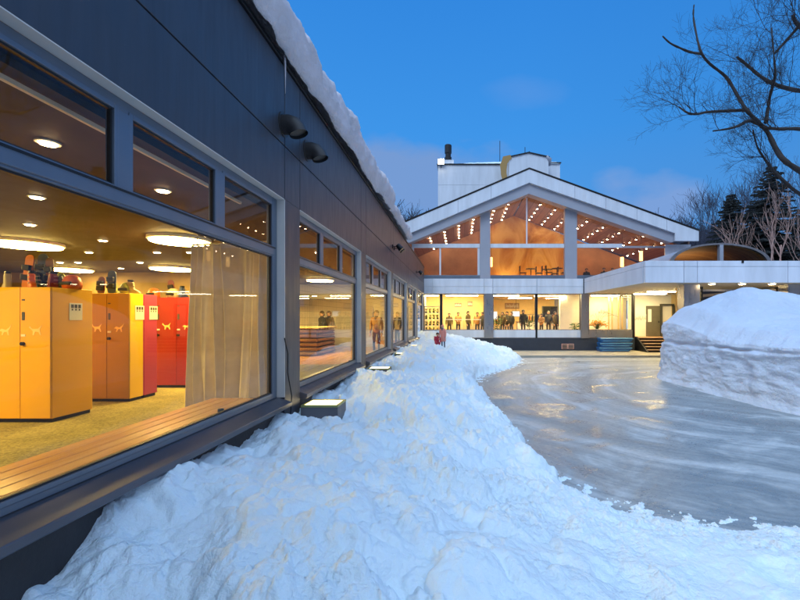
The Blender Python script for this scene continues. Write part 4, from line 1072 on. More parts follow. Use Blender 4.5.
# ---- shelves with green items, in the leftmost pane
o = thing('display_shelf', 'slim white shelving rack with green items behind the leftmost ground floor pane', 'shelf', ((432-PX)*28/F, 28.0, gz)); 
for i in range(5): MB().box(-.55, .55, -.2, .2, .28+i*.42, .32+i*.42).build('shelf_board', M['white_paint'], o)
for s in (-.53, .53): MB().box(s-.02, s+.02, -.215, .2, 0, 2.05).build('upright', M['white_paint'], o)
M['green'] = mat('green_foliage', (.03, .09, .015), .7, 0, .5, 12)
for i in range(4):
    for j in range(4):
        o2 = thing('potted_herb', 'small dark green potted plant on the white shelving rack', 'potted plant', (o.location.x-.38+j*.25, 28.0, gz+.322+i*.42), 'small green plants on the shelves')
        MB().lathe([(.06, 0), (.075, .08)], (0, 0, 0), 10).build('pot', M['green'], o2)
        q = MB()
        for k in range(26):
            a = random.random()*6.28; rr = random.uniform(0, .11); z = random.uniform(.08, .28); s = .045
            c = Vector((rr*math.cos(a), rr*math.sin(a), z)); d = Vector((random.gauss(0, 1), random.gauss(0, 1), random.gauss(0, 1))).normalized()*s; e = d.orthogonal().normalized()*s*.6
            q.quad(c-d, c-e, c+d, c+e)
        q.build('leaves', M['green'], o2)
# railing across the display window
o = thing('display_railing', 'thin white rail crossing in front of the figures in the display window', 'railing', (fx(462), FY+.35, gz))
MB().tube([(-1.25, 0, 1.13), (1.25, 0, 1.13)], .022, 8).build('rail', M['white_paint'], o)
for s in (-1.2, 0, 1.2): MB().tube([(s, 0, 0), (s, 0, 1.13)], .015, 6).build('post', M['white_paint'], o)
# lobby furniture
o = thing('lobby_counter', 'low cream counter in the lobby behind the central window', 'counter', ((528-PX)*30/F, 30, gz))
MB().box(-.8, 1.9, -.3, .3, 0, .95).build('body', M['paper'], o, bevel=.02); MB().box(-.85, 1.95, -.35, .35, .952, 1.0).build('countertop', M['step_wood'], o, bevel=.01)
o = thing('notice_screen', 'bright white notice screen hanging in the lobby', 'screen', tuple(at(516, 314, 29.5)))
MB().box(-.28, .28, 0, .05, -.2, .22).build('housing', M['black'], o); MB().box(-.25, .25, -.01, -.001, -.17, .19).build('display', emit('white_screen', (1, .97, .9), 1.4), o)
MB().tube([(0, .02, .22), (0, .02, fzv(294)-o.location.z)], .012, 6).build('hanger', M['black'], o)
o = thing('white_screen_panel', 'small bright poster panel at the left edge of the lobby', 'poster', tuple(at(494.8, 315, 28.2)))
MB().box(-.18, .18, 0, .03, -.3, .25).build('frame', M['paper'], o); MB().box(-.15, .15, -.01, -.001, -.27, .22).build('sheet', bpy.data.materials['white_screen'], o)
o = thing('dark_doorway', 'dark doorway cabinet in the back of the lobby', 'cabinet', (((550-PX)*31/F), 31, gz))
MB().box(-.55, .55, 0, .3, 0, 2.1).build('body', M['ink'], o); MB().box(-.5, -.02, -.02, -.001, .05, 2.05).build('door', M['black'], o); MB().box(.02, .5, -.02, -.001, .05, 2.05).build('door', M['black'], o)
def coat_rack(px, Yd, lbl, cs, n=6):
    x = (px-PX)*Yd/F; o = thing('clothes_rack', lbl, 'clothes rack', (x, Yd, gz))
    MB().tube([(-.6, 0, 1.5), (.6, 0, 1.5)], .02, 8).build('rail', M['steel'], o)
    for sx2 in (-.58, .58): MB().tube([(sx2, 0, 0), (sx2, 0, 1.5)], .02, 8).build('upright', M['steel'], o)
    for k in range(n):
        u = -.5+k*1.0/(n-1); L_ = random.uniform(.6, .95)
        MB().prism([(u-.03, -.24, 1.32), (u-.04, -.20, 1.40-L_), (u-.04, .20, 1.40-L_), (u-.03, .24, 1.32), (u-.02, 0, 1.46)], (.08, 0, 0)).build('hanging_coat', cs[k % len(cs)], o, bevel=.02)
cA = [M['ink'], mat('rust_cloth', (.30, .09, .02), .8), mat('navy_cloth', (.02, .03, .08), .8), mat('moss_cloth', (.08, .09, .02), .8)]
coat_rack(500, 31.5, 'rack of dark and rust coats behind the people at the left of the lobby', cA)
coat_rack(531, 31.0, 'rack of mixed coats at the right of the lobby screen', cA[::-1]); coat_rack(545, 33.5, 'rack of coats deep behind the dark cabinet', cA)
coat_rack(560, 30.6, 'rack of coats just left of the white pier', cA[1:]+cA[:1], 4)
def plant(px, Yd, h, lbl):
    x = (px-PX)*Yd/F; o = thing('potted_plant', lbl, 'potted plant', (x, Yd, gz))
    MB().lathe([(.13, 0), (.18, .3)], (0, 0, 0), 12).build('pot', M['step_wood'], o)
    q = MB()
    for k in range(70):
        a = random.random()*6.28; rr = random.uniform(0, .38); z = random.uniform(.35, h); d = Vector((math.cos(a), math.sin(a), random.uniform(-.3, .8))).normalized()*.13; c = Vector((rr*math.cos(a), rr*math.sin(a), z)); e = d.orthogonal().normalized()*.035
        q.quad(c-d, c-e, c+d, c+e)
    q.tube([(0, 0, .28), (0, 0, h*.8)], .015, 5); q.build('leaves', M['green'], o)
plant(497, 28.2, 1.3, 'bushy potted plant right of the first steel column'); plant(575, 28.0, .9, 'low potted plant before the white pier'); plant(529.5, 28.4, 1.1, 'potted plant beside the mullion of the lobby window')
for px, py, Yd, w_, h_, l_ in ((458, 305, FY+2.58, .5, .3, 'small dark framed picture above the figures'), (470, 304, FY+2.58, .35, .35, 'square dark framed picture on the display wall'), (512, 306, GB-.02, 1.2, .5, 'wide dark picture at the back of the lobby'), (604, 312, FY+2.18, .9, .5, 'faint line drawing panel behind the flowers'), (642, 318, FY+.88, 1.1, .5, 'faint line drawing panel left of the entrance door')):
    o = thing('wall_picture', l_, 'picture', tuple(at(px, py, Yd)))
    MB().box(-w_/2, w_/2, -.03, -.001, -h_/2, h_/2).build('frame', M['step_wood'] if 'faint' not in l_ else M['paper'], o)
    q = MB()
    for k in range(26):
        u = -w_*.42+k*w_*.84/25; z0 = random.uniform(-.35, -.1)*h_; q.box(u-.008, u+.008, -.034, -.031, z0, z0+random.uniform(.2, .6)*h_)
    q.build('drawing', M['step_wood'] if 'faint' in l_ else M['paper'], o)
# flower arrangement
o = thing('flower_arrangement', 'orange and yellow flower arrangement with tall arching stems in the right window', 'flowers', ((597-PX)*27.9/F, 27.9, gz))
MB().lathe([(.12, 0), (.2, .15), (.16, .42), (.2, .5)], (0, 0, 0), 16).build('vase', M['paper'], o, smooth=True)
q = MB(); q2 = MB()
for k in range(60):
    a = random.random()*6.28; rr = random.uniform(.1, .7); hh = random.uniform(.55, 1.0)
    tip = Vector((rr*math.cos(a), rr*.5*math.sin(a), .5+hh*.6*(1-.5*rr)))
    q.tube([(0, 0, .45), (tip.x*.5, tip.y*.5, .5+(tip.z-.5)*.8), tuple(tip)], .006, 4)
    for j in range(3):
        c = tip+Vector((random.gauss(0, .06), random.gauss(0, .04), random.gauss(0, .05))); q2.lathe([(.02, -.02), (.045, 0), (.02, .025)], c, 6)
for k in range(7):
    x = -.3+k*.22; q.tube([(0, 0, .45), (x*.4, 0, 1.3), (x, 0, 1.75-.1*abs(k-3)), (x*1.4, 0, 1.6-.1*abs(k-3))], .008, 4)
q.build('stems', M['green'], o); q2.build('blooms', mat('orange_petals', (.8, .35, .03), .6), o)

# ---- rooftop box building behind
TY = 36.0; ts = TY/F
def tx(px): return (px-PX)*ts
def tz(py): return EYE+(PY-py)*ts
TL = (tx(500), TY, 0)
tw = thing('rooftop_tower', 'tall white box shaped block with snowy roof rising behind the gable', 'building', TL)
def tp(mb, name, m, par=None, **k): return shift(mb, TL).build(name, m, par or tw, **k)
tp(MB().box(tx(438), tx(507), TY, TY+7, 0, tz(185)-.01), 'wall', M['tower'] if 'tower' in M else M['white_panel'])
tp(MB().box(tx(438), tx(507), TY, TY+7, tz(185)+.01, tz(165)), 'wall', M['white_panel'])
tp(MB().box(tx(438)+.02, tx(560)-.02, TY+.03, TY+6.9, tz(190), tz(165)-.05), 'core', M['grey_beam'])
tp(MB().box(tx(545), tx(560), TY+.001, TY+7, 0, tz(163.5)), 'wall', M['white_panel'])
tp(MB().box(tx(437), tx(507), TY-.1, TY+7, tz(165)+.002, tz(164)), 'roof_edge', M['black'])
tp(MB().box(tx(544), tx(561), TY-.1, TY+7, tz(163.5)+.002, tz(162.5)), 'roof_edge', M['black'])
tp(MB().xz([(tx(507), 5), (tx(545), 5), (tx(545), tz(163)), (tx(526), tz(159)), (tx(507), tz(163))], TY-1.4, TY-.02), 'dormer', M['white_panel'], bevel=.01)
q = MB()
for a, b in (((506, 164), (526, 159.6)), ((526, 159.6), (546, 164))):
    q.xz([(tx(a[0]), tz(a[1])), (tx(b[0]), tz(b[1])), (tx(b[0]), tz(b[1]-1)), (tx(a[0]), tz(a[1]-1))], TY-1.5, TY+.5)
tp(q, 'dormer_roof', M['black'])
# curved gutters each side of the dormer, left one self-glowing to look lit
tp(MB().tube([(tx(509), TY-1.45, tz(163)), (tx(504), TY-1.3, tz(165)), (tx(502), TY-1.2, tz(170)), (tx(502.5), TY-1.0, tz(178)), (tx(505), TY-.9, tz(188))], [.15, .32, .30, .24, .2], 10), 'snow_scoop', M['yglow'] if 'yglow' in M else M['yellow_wall'], smooth=True)
tp(MB().tube([(tx(543), TY-1.45, tz(162.5)), (tx(546), TY-1.3, tz(165)), (tx(546), TY-1.2, tz(171))], [.1, .22, .12], 10), 'snow_scoop', M['grey_beam'], smooth=True)
# snow on the tower
xs2 = np.linspace(tx(440), tx(560.5), 160); us = np.linspace(0, 1, 24)
Xs, Us = np.meshgrid(xs2, us); P_ = (Xs-tx(440))/(tx(560.5)-tx(440))
th_ = np.interp(P_, [0, .12, .25, .6, .97, 1], [.06, .15, .5, .85, .78, .12])+.05*fbm(Xs*1.2, Xs*0+1, 3, 4)
Zs = tz(164)+th_*np.sin(np.clip(Us*2.2, 0, 1)*math.pi/2)**.7; Ys = TY-.12+Us*6.5-.12*np.sin(np.clip(Us*8, 0, 1)*math.pi)
tp_s = grid_mesh('tower_roof_snow', np.stack([Xs, Ys, Zs+.03*fbm(Xs*2, Us*8, 3, 8)], -1), M['snow']); tag(tp_s, 'smooth snow layer on the roof of the white box block', 'snow')
ch = thing('chimney_flue', 'black cylindrical flue on a white base at the corner of the white block', 'chimney', (tx(448), TY+.5, tz(164)))
MB().box(-.42, .5, -.35, .35, 0, .42).build('base', M['white_panel'], ch, bevel=.02)
MB().lathe([(.30, .42), (.30, .75), (.24, .8), (.24, 1.05), (.30, 1.1), (.30, 1.78), (.27, 1.82)], (0, 0, 0), 18).build('flue', M['black'], ch)
fl = thing('floodlight', 'dazzling white floodlight on the roof corner beside the black flue', 'floodlight', tuple(at(441, 161.5, TY-.3)))
MB().box(-.26, .26, .0, .12, -.22, .22).build('housing', M['black'], fl); MB().box(-.24, .24, -.03, -.001, -.2, .2).build('lens', M['flood'], fl); MB().tube([(0, .1, -.14), (0, .25, -.45)], .03, 6).build('bracket', M['black'], fl)
tag(MB().tube([(tx(501), TY+1, tz(164)), (tx(501), TY+1, tz(136))], .03, 6).build('antenna_mast', M['black']), 'tall thin antenna mast on the white block roof', 'antenna')
o = thing('small_aerial', 'short aerial with crossed rods on the dormer ridge of the white block', 'aerial', (tx(525), TY, tz(160)))
MB().tube([(0, 0, 0), (0, 0, 1.1)], .03, 6).build('mast', M['black'], o); MB().tube([(-.1, 0, .35), (.4, 0, .75)], .025, 5).build('rod', M['black'], o); MB().tube([(-.3, 0, .5), (.3, 0, .55)], .025, 5).build('rod', M['black'], o)

# ================================================================== PEOPLE
def skin_mesh(name, verts, edges, radii, m, parent=None, sub=2, root=0):
    me = bpy.data.meshes.new(name); me.from_pydata([tuple(v) for v in verts], edges, [])
    o = bpy.data.objects.new(name, me); COL.objects.link(o)
    sk = o.modifiers.new('skin', 'SKIN'); sk.use_smooth_shade = True
    for i, r in enumerate(radii):
        d = me.skin_vertices[0].data[i]; d.radius = r if hasattr(r, '__len__') else (r, r); d.use_root = (i == root)
    sb_ = o.modifiers.new('sub', 'SUBSURF'); sb_.levels = sub; sb_.render_levels = sub
    dg = bpy.context.evaluated_depsgraph_get(); me2 = bpy.data.meshes.new_from_object(o.evaluated_get(dg)); me2.name = name
    o.modifiers.clear(); o.data = me2; me2.materials.clear(); me2.materials.append(m); me2.shade_smooth()
    if parent: o.parent = parent
    return o
SKIN = mat('skin', (.55, .32, .22), .5, tex='obj')
def person(label, loc, h=1.65, rz=0, coat=None, trousers=None, hair=(.02, .015, .012), pose='stand', coat_len=.46, skirt=False, hat=None, group=None, sub=2):
    o = thing('person', label, 'person', loc, group, rz)
    k = h/1.7
    def P(x, y, z): return Vector((x*k, y*k, z*k))
    # joints, facing -y
    hip = .90; crouch = pose == 'crouch'
    if crouch:
        J = dict(pel=P(0, .02, .30), wst=P(0, -.02, .44), chs=P(0, -.10, .62), nck=P(0, -.16, .78), hed=P(0, -.19, .88), top=P(0, -.19, .97))
        legs = [(P(s*.09, .0, .28), P(s*.13, -.34, .36), P(s*.12, -.12, .06), P(s*.13, -.28, .03)) for s in (-1, 1)]
        arms = [(P(s*.17, -.12, .72), P(s*.22, -.22, .50), P(s*.12, -.42, .38)) for s in (-1, 1)]
    else:
        lean = .0 if pose != 'lean' else -.10
        J = dict(pel=P(0, 0, hip), wst=P(0, lean*.4, 1.08), chs=P(0, lean, 1.30), nck=P(0, lean*1.2, 1.47), hed=P(0, lean*1.4-.015, 1.56), top=P(0, lean*1.4-.01, 1.66))
        st = .06 if pose == 'walk' else 0
        legs = [(P(s*.09, 0, hip-.04), P(s*.10, -.02-s*st, .48), P(s*.10, .02+s*st*2, .08), P(s*.11, -.12+s*st*2, .03)) for s in (-1, 1)]
        if pose == 'hand':
            arms = [(P(-.18, 0, 1.40), P(-.25, .0, 1.14), P(-.30, -.08, .92)), (P(.18, 0, 1.40), P(.24, .02, 1.13), P(.25, -.06, .88))]
        elif pose == 'desk': arms = [(P(s*.18, lean, 1.40), P(s*.23, lean-.02, 1.14), P(s*.12, lean-.28, 1.10)) for s in (-1, 1)]
        else: arms = [(P(s*.18, lean, 1.40), P(s*.235, lean+.02, 1.13), P(s*.235, lean-.05, .87)) for s in (-1, 1)]
    V_, E_, Rr = [J['pel'], J['wst'], J['chs'], J['nck'], J['hed'], J['top']], [(0, 1), (1, 2), (2, 3), (3, 4), (4, 5)], [(.15*k, .11*k), (.13*k, .10*k), (.16*k, .11*k), .055*k, (.085*k, .10*k), (.07*k, .08*k)]
    for (a, b, c, d) in legs:
        n = len(V_); V_ += [a, b, c, d]; E_ += [(0, n), (n, n+1), (n+1, n+2), (n+2, n+3)]; Rr += [.085*k, .06*k, .045*k, .035*k]
    hands = []
    for (a, b, c) in arms:
        n = len(V_); V_ += [a, b, c, c+(c-b).normalized()*.08*k]; E_ += [(2, n), (n, n+1), (n+1, n+2), (n+2, n+3)]; Rr += [.055*k, .042*k, .03*k, (.036*k, .02*k)]
        hands.append((c+(c-b).normalized()*.10*k, (c-b).normalized()))
    # fingers rooted in the palm
    if sub >= 2:
        for (hp, d) in hands:
            side = d.cross(Vector((0, 1, 0)));  side = side.normalized() if side.length > .1 else Vector((1, 0, 0))
            base_i = len(V_)
    body = skin_mesh('body', V_, E_, Rr, trousers or M['black'], o, sub)
    # clothing & head as children meshes
    head = MB(); hc = (J['hed']+J['top'])/2+Vector((0, 0, -.005)); r = .098*k
    head.lathe([(r*.35, -1.15*r), (r*.72, -.95*r), (r*.9, -.3*r), (r*.98, .2*r), (r*.85, .75*r), (r*.4, 1.12*r), (.001, 1.2*r)], hc, 18)
    ho = head.build('head', SKIN, o, smooth=True)
    nb = MB().tube([hc+Vector((0, -r*.9, .05*r)), hc+Vector((0, -r*1.18, -.22*r))], [r*.10, r*.16], 8); nb.build('nose', SKIN, ho, smooth=True)
    for s in (-1, 1):
        MB().lathe([(.001, -.012*k), (.012*k, 0), (.001, .012*k)], hc+Vector((s*.35*r, -.9*r, .05*r)), 8).build('eye', M['ink'], ho)
        MB().lathe([(.004, -.02*k), (.014*k, 0), (.004, .025*k)], hc+Vector((s*.98*r, 0, -.05*r)), 8).build('ear', SKIN, ho)
    MB().box(hc.x-.25*r, hc.x+.25*r, hc.y-.96*r, hc.y-.86*r, hc.z-.55*r, hc.z-.47*r).build('mouth', cols['red'], ho)
    hr = MB(); rr = r*1.1
    hr.lathe([(rr*.98, -.05*rr), (rr*1.02, .25*rr), (rr*.9, .75*rr), (rr*.45, 1.12*rr), (.001, 1.2*rr)], hc+Vector((0, .018*k, .01)), 18)
    hr.build('hair' if not hat else 'hat', hat or mat('hair_dark', hair, .6, tex='obj') if not hat else hat, o, smooth=True)
    if not hat:
        MB().tube([hc+Vector((0, r*.55, .3*r)), hc+Vector((0, r*.7, -.9*r))], [r*.85, r*.7], 12).build('back_hair', bpy.data.materials['hair_dark'], o, smooth=True)
    # hands
    for (hp, d) in hands:
        q = MB().tube([hp-d*.05*k, hp, hp+d*.03*k], [.028*k, .036*k, .03*k], 8)
        side = d.cross(Vector((0, 1, 0))); side = side.normalized() if side.length > .1 else Vector((1, 0, 0))
        for i in range(4):
            b0 = hp+d*.03*k+side*(i-1.5)*.016*k; ln = (.055, .068, .062, .048)[i]*k
            q.tube([b0, b0+d*ln*.55+Vector((0, -.006*k, 0)), b0+d*ln+Vector((0, -.02*k, 0))], [.009*k, .008*k, .006*k], 6)
        q.tube([hp-d*.01*k+side*.03*k, hp+d*.02*k+side*.05*k, hp+d*.05*k+side*.052*k], [.011*k, .010*k, .007*k], 6)
        q.build('hand', SKIN if not (skirt or hat) else (coat or SKIN), o, smooth=True)
    # coat: torso + sleeves as one skinned surface slightly bigger than the body
    if coat:
        V2 = [J['pel']+(Vector((0, 0, -.12*k)) if not crouch else Vector((0, 0, 0))), J['wst'], J['chs'], J['nck']+Vector((0, 0, -.02*k))]; E2 = [(0, 1), (1, 2), (2, 3)]
        R2 = [(.205*k, .165*k), (.17*k, .14*k), (.19*k, .14*k), .075*k]
        if coat_len > .5 and not crouch:
            V2.append(J['pel']+Vector((0, 0, -.36*k))); E2.append((4, 0)); R2.append((.23*k, .19*k))
        for (a, b, c) in arms:
            n = len(V2); V2 += [a, b, c]; E2 += [(2, n), (n, n+1), (n+1, n+2)]; R2 += [.078*k, .062*k, .050*k]
        skin_mesh('coat', V2, E2, R2, coat, o, sub)
    for (a, b, c, d) in legs:
        MB().tube([c+Vector((0, .03*k, .04*k)), c+Vector((0, .01*k, -.03*k)), d+Vector((0, 0, -.0)), d+Vector((0, -.05*k, .0))], [.055*k, .055*k, .045*k, .03*k], 10).build('boot', M['boot'] if 'boot' in M else M['ink'], o, smooth=True)
    return o
pink = mat('salmon_pink_ski_coat', (.72, .30, .26), .6, tex='obj'); crimson = mat('crimson_ski_coat', (.50, .035, .07), .6, tex='obj')
slate = mat('slate_ski_trousers', (.10, .13, .20), .7, tex='obj'); dkc = mat('charcoal_jacket', (.03, .03, .03), .8, tex='obj'); olive_c = mat('olive_brown_jacket', (.10, .07, .025), .8, tex='obj'); tan_c = mat('ochre_jacket', (.35, .18, .05), .8, tex='obj')
knit = mat('brown_knit_hat', (.07, .035, .03), .9, tex='obj')
pz = lambda x, y: max(0, snow_z(x, y)-.02)
pa = at(443.3, 349, 19.6); pb = at(436.8, 348, 19.7)
person('child in a salmon pink coat and slate trousers standing on the far snow bank', (pa.x, pa.y, pz(pa.x, pa.y)), 1.12, R(-25), pink, slate, pose='lean', coat_len=.6, hat=pink)
person('smaller child in a crimson coat crouching on the snow bank beside the pink one', (pb.x, pb.y, pz(pb.x, pb.y)), 1.12, R(20), crimson, crimson, pose='crouch', hat=knit)

pp = [(449.3, 28.9, 'stand', olive_c, 'person in a dark olive jacket, leftmost figure in the display window', 1.55), (458.2, 28.9, 'desk', tan_c, 'person in an ochre jacket standing behind the white rail, second from the left', 1.60),
      (468.2, 29.0, 'stand', olive_c, 'tall person in a dark jacket at the middle of the display window', 1.68), (477.3, 28.9, 'walk', tan_c, 'person in an ochre top at the right part of the display window', 1.60), (482.6, 28.8, 'stand', dkc, 'person in a charcoal jacket half hidden by the first steel column', 1.60),
      (502.5, 28.7, 'walk', olive_c, 'person in a dark olive jacket near the left edge of the lobby window', 1.6), (507, 29.6, 'desk', dkc, 'person in a charcoal jacket below the white notice screen', 1.65), (511.5, 28.9, 'stand', dkc, 'person in dark clothes left of the lobby counter', 1.62),
      (523.2, 28.4, 'stand', dkc, 'broad person in dark clothes standing close to the lobby window', 1.75), (541.5, 28.8, 'desk', tan_c, 'person in ochre at the left of the cafe window', 1.5), (548.5, 29.2, 'stand', dkc, 'person in a dark coat before the dark cabinet', 1.7), (555, 29.4, 'walk', olive_c, 'person in olive right of the dark cabinet', 1.65),
      (540.5, 27.9, 'x', None, '', 0)]
for px, Yd, pose, ct, lbl, hh in pp[:-1]:
    person(lbl, ((px-PX)*Yd/F, Yd, gz), hh, R(random.uniform(-60, 60)), ct, dkc, pose=pose, sub=1)
for px, Yd, lbl in ((604, 28.3, 'dark silhouetted diner, left one in the right gable window'), (612.5, 28.4, 'dark silhouetted diner, middle one in the right gable window'), (586.5, 28.6, 'dark silhouetted diner beside the right gable column')):
    person(lbl, ((px-PX)*Yd/F, Yd, uz-.85), 1.6, R(random.uniform(-40, 40)), dkc, dkc, pose='desk', sub=1)
# figures seen through the second and third wing windows
for px, Yd, lbl, ct in ((322, 18.0, 'person in a dark jacket behind the plank reception counter', dkc), (329, 18.4, 'person in an olive jacket at the right end of the plank counter', olive_c), (376.5, 16.5, 'person in an ochre jacket seen through the third wing window', tan_c), (397.5, 21.0, 'person in a dark jacket seen through the fourth wing window', dkc)):
    x = (px-PX)*Yd/F
    if px > 350: x = min(x, -2.9)
    person(lbl, (x, Yd, fz), 1.66, R(random.uniform(-50, 50)), ct, dkc, sub=1)

# ================================================================== TREES
def grow(mb, p, d, ln, r, depth, kids=3, spread=.55, up=.10, seg=4, wig=.16, sides=5, minr=.004, taper=.62):
    pts = [p.copy()]; rr = [r]; q = p.copy(); dd = d.normalized()
    for i in range(seg):
        dd = (dd+Vector((random.gauss(0, wig), random.gauss(0, wig), random.gauss(0, wig)+up))).normalized()
        q = q+dd*ln/seg; pts.append(q.copy()); rr.append(max(minr, r*(1-(1-taper)*(i+1)/seg)))
    mb.tube(pts, rr, sides if depth > 1 else 3, cap=False)
    if depth == 0: return
    for k in range(kids):
        f = random.uniform(.35, 1.0) if k else 1.0
        i = min(int(f*seg), seg-1); s = pts[i].lerp(pts[i+1], f*seg-i if f < 1 else 1)
        ax = Vector((random.gauss(0, 1), random.gauss(0, 1), random.gauss(0, 1))).cross(dd).normalized()
        nd = (Quaternion(ax, random.gauss(spread if k else spread*.4, .16)) @ dd)
        grow(mb, s, nd, ln*random.uniform(.6, .85), max(minr, rr[min(i+1, seg)]*(.62 if k else .85)), depth-1, kids, spread, up, seg, wig, sides, minr, taper)
def bare_tree(name, label, loc, h, m, depth=5, kids=3, spread=.5, up=.08, r=.14, group=None, seed=1, minr=.006, trunk_frac=.35, lean=(0, 0, 1)):
    st = random.getstate(); random.seed(seed)
    o = thing(name, label, 'tree', loc, group)
    t_ = MB(); tl = h*trunk_frac; d = Vector(lean).normalized()
    pts = [Vector((0, 0, 0))]; 
    for i in range(5): pts.append(pts[-1]+(d+Vector((random.gauss(0, .05), random.gauss(0, .05), 0)))*tl/5)
    t_.tube(pts, [r*(1-.07*i) for i in range(6)], 8); t_.build('trunk', m, o, smooth=True)
    c = MB()
    for k in range(kids+2):
        ang = random.random()*6.28; s = pts[-1] if k < 2 else pts[3].lerp(pts[5], random.random())
        sp = spread*(.35 if k == 0 else random.uniform(.7, 1.5))
        grow(c, s, Vector((math.cos(ang)*sp, math.sin(ang)*sp, 1))+d*.3, h*.28*random.uniform(.8, 1.1), r*(.75 if k == 0 else .45), depth, kids, spread, up, 4, .14, 5, minr)
    zm = max(v[2] for v in c.v); k = (h-tl*.7)/(zm-tl*.7)
    if k < 1: c.v = [(x*(.35+.65*k), y*(.35+.65*k), z if z < tl*.7 else tl*.7+(z-tl*.7)*k) for x, y, z in c.v]
    c.build('crown', m, o); random.setstate(st); return o

# near tree whose limbs enter at the top right of the picture
Yn = 9.6
o = thing('bare_tree', 'bare dark tree with long upturned limbs, nearest, its trunk right of the mound', 'tree', (10.6, Yn+.5, 0))
OL = Vector((10.6, Yn+.5, 0))
def limb(pl, rads, yoff=0, name='limb', twigs=True, dens=1.0):
    pts = [at(x, y, Yn+yoff+.25*math.sin(i*1.3)) for i, (x, y) in enumerate(pl)]
    # resample smooth
    fine = []; rf = []
    for i in range(len(pts)-1):
        p0 = pts[max(i-1, 0)]; p1 = pts[i]; p2 = pts[i+1]; p3 = pts[min(i+2, len(pts)-1)]
        for s in np.linspace(0, 1, 5)[:-1]:
            fine.append(.5*((2*p1)+(-p0+p2)*s+(2*p0-5*p1+4*p2-p3)*s*s+(-p0+3*p1-3*p2+p3)*s**3)); rf.append(rads[0]+(rads[1]-rads[0])*(i+s)/(len(pts)-1))
    fine.append(pts[-1]); rf.append(rads[1])
    rf = [r*random.uniform(.88, 1.15) for r in rf]
    mb = MB().tube([p-OL for p in fine], rf, 8); lo = mb.build(name, M['bark'], o, smooth=True)
    return fine, rf
LM = []
LM.append(limb([(930, 300), (880, 235), (840, 195), (800, 171), (784, 160), (776, 149), (768, 133), (760, 124), (752, 116), (745, 108), (736, 93), (726, 77), (710, 64), (702, 54), (698, 42), (693.5, 18), (694, 5)], (.068, .015)))
LM.append(limb([(702, 54), (690, 52), (680, 48), (670, 43), (662.5, 36)], (.030, .014)))
LM.append(limb([(768, 130), (756, 122), (748, 121), (738, 126), (727, 129), (713, 131)], (.05, .015)))
LM.append(limb([(748, 110), (735, 110.5), (708, 112), (697, 114), (688, 113), (679, 107)], (.04, .016)))
LM.append(limb([(930, 330), (880, 250), (840, 215), (800, 194), (785, 182), (773, 170), (764, 158), (757, 146), (753, 130)], (.055, .016), .4))
LM.append(limb([(930, 300), (870, 160), (830, 135), (800, 129), (780, 129), (768, 128)], (.055, .03), -.1))
LM.append(limb([(766, 122), (768, 108), (770, 96), (775, 76), (774, 58), (771.5, 28)], (.045, .014), .1))
LM.append(limb([(870, 105), (830, 96), (800, 91), (786, 88), (774, 84), (760, 76), (748, 66), (737, 57)], (.055, .030), .5))
LM.append(limb([(775, 53), (785, 42), (798, 27), (815, 5), (830, -30)], (.028, .04), .2))
LM.append(limb([(880, 150), (850, 70), (815, 40), (797, 24), (793, 15)], (.06, .035), .3))
tr = MB().tube([Vector((0, 0, 0)), Vector((-.05, 0, 1.2)), at(930, 320, Yn)-OL, at(930, 270, Yn)-OL, at(905, 180, Yn)-OL, at(870, 110, Yn)-OL, at(862, 40, Yn)-OL, at(850, -60, Yn)-OL], [.34, .26, .23, .2, .16, .12, .09, .05], 12)
tr.build('trunk', M['bark'], o, smooth=True)
# twigs on the limbs: fine spray
random.seed(21)
tw_ = MB()
for li, (fine, rf) in enumerate(LM):
    if li in (0, 1, 2): n_ = (4, 0, 1)[li]
    else: n_ = {7: 16, 4: 12, 3: 7, 5: 8, 8: 12, 9: 12, 6: 4}.get(li, 8)
    for k in range(n_):
        i = random.randrange(len(fine)//3, len(fine)-1) if li not in (7,) else random.randrange(1, len(fine))
        if li == 0 and i > len(fine)*.5: continue
        d = (fine[min(i+1, len(fine)-1)]-fine[i]).normalized(); ax = Vector((random.gauss(0, 1), random.gauss(0, .5), random.gauss(0, 1))).normalized()
        nd = (Quaternion(ax, random.uniform(.4, 1.3)) @ d)
        if nd.x > .2: nd.x *= -.3
        grow(tw_, fine[i]-OL, nd+Vector((-.2, 0, .15)), random.uniform(.45, .8), .008, 4, 3, .55, .05, 4, .2, 4, .0017, .7)
tw_.build('twigs', M['bark'], o)
# spray clusters of a second finer tree behind it
bare_tree('bare_tree', 'bare fine twigged tree behind the nearest one, crown filling the top right corner', (12.6, 13.6, 0), 9.5, M['bark'], 5, 2, .62, .03, .14, seed=12, minr=.006, trunk_frac=.30, lean=(-.03, 0, 1))

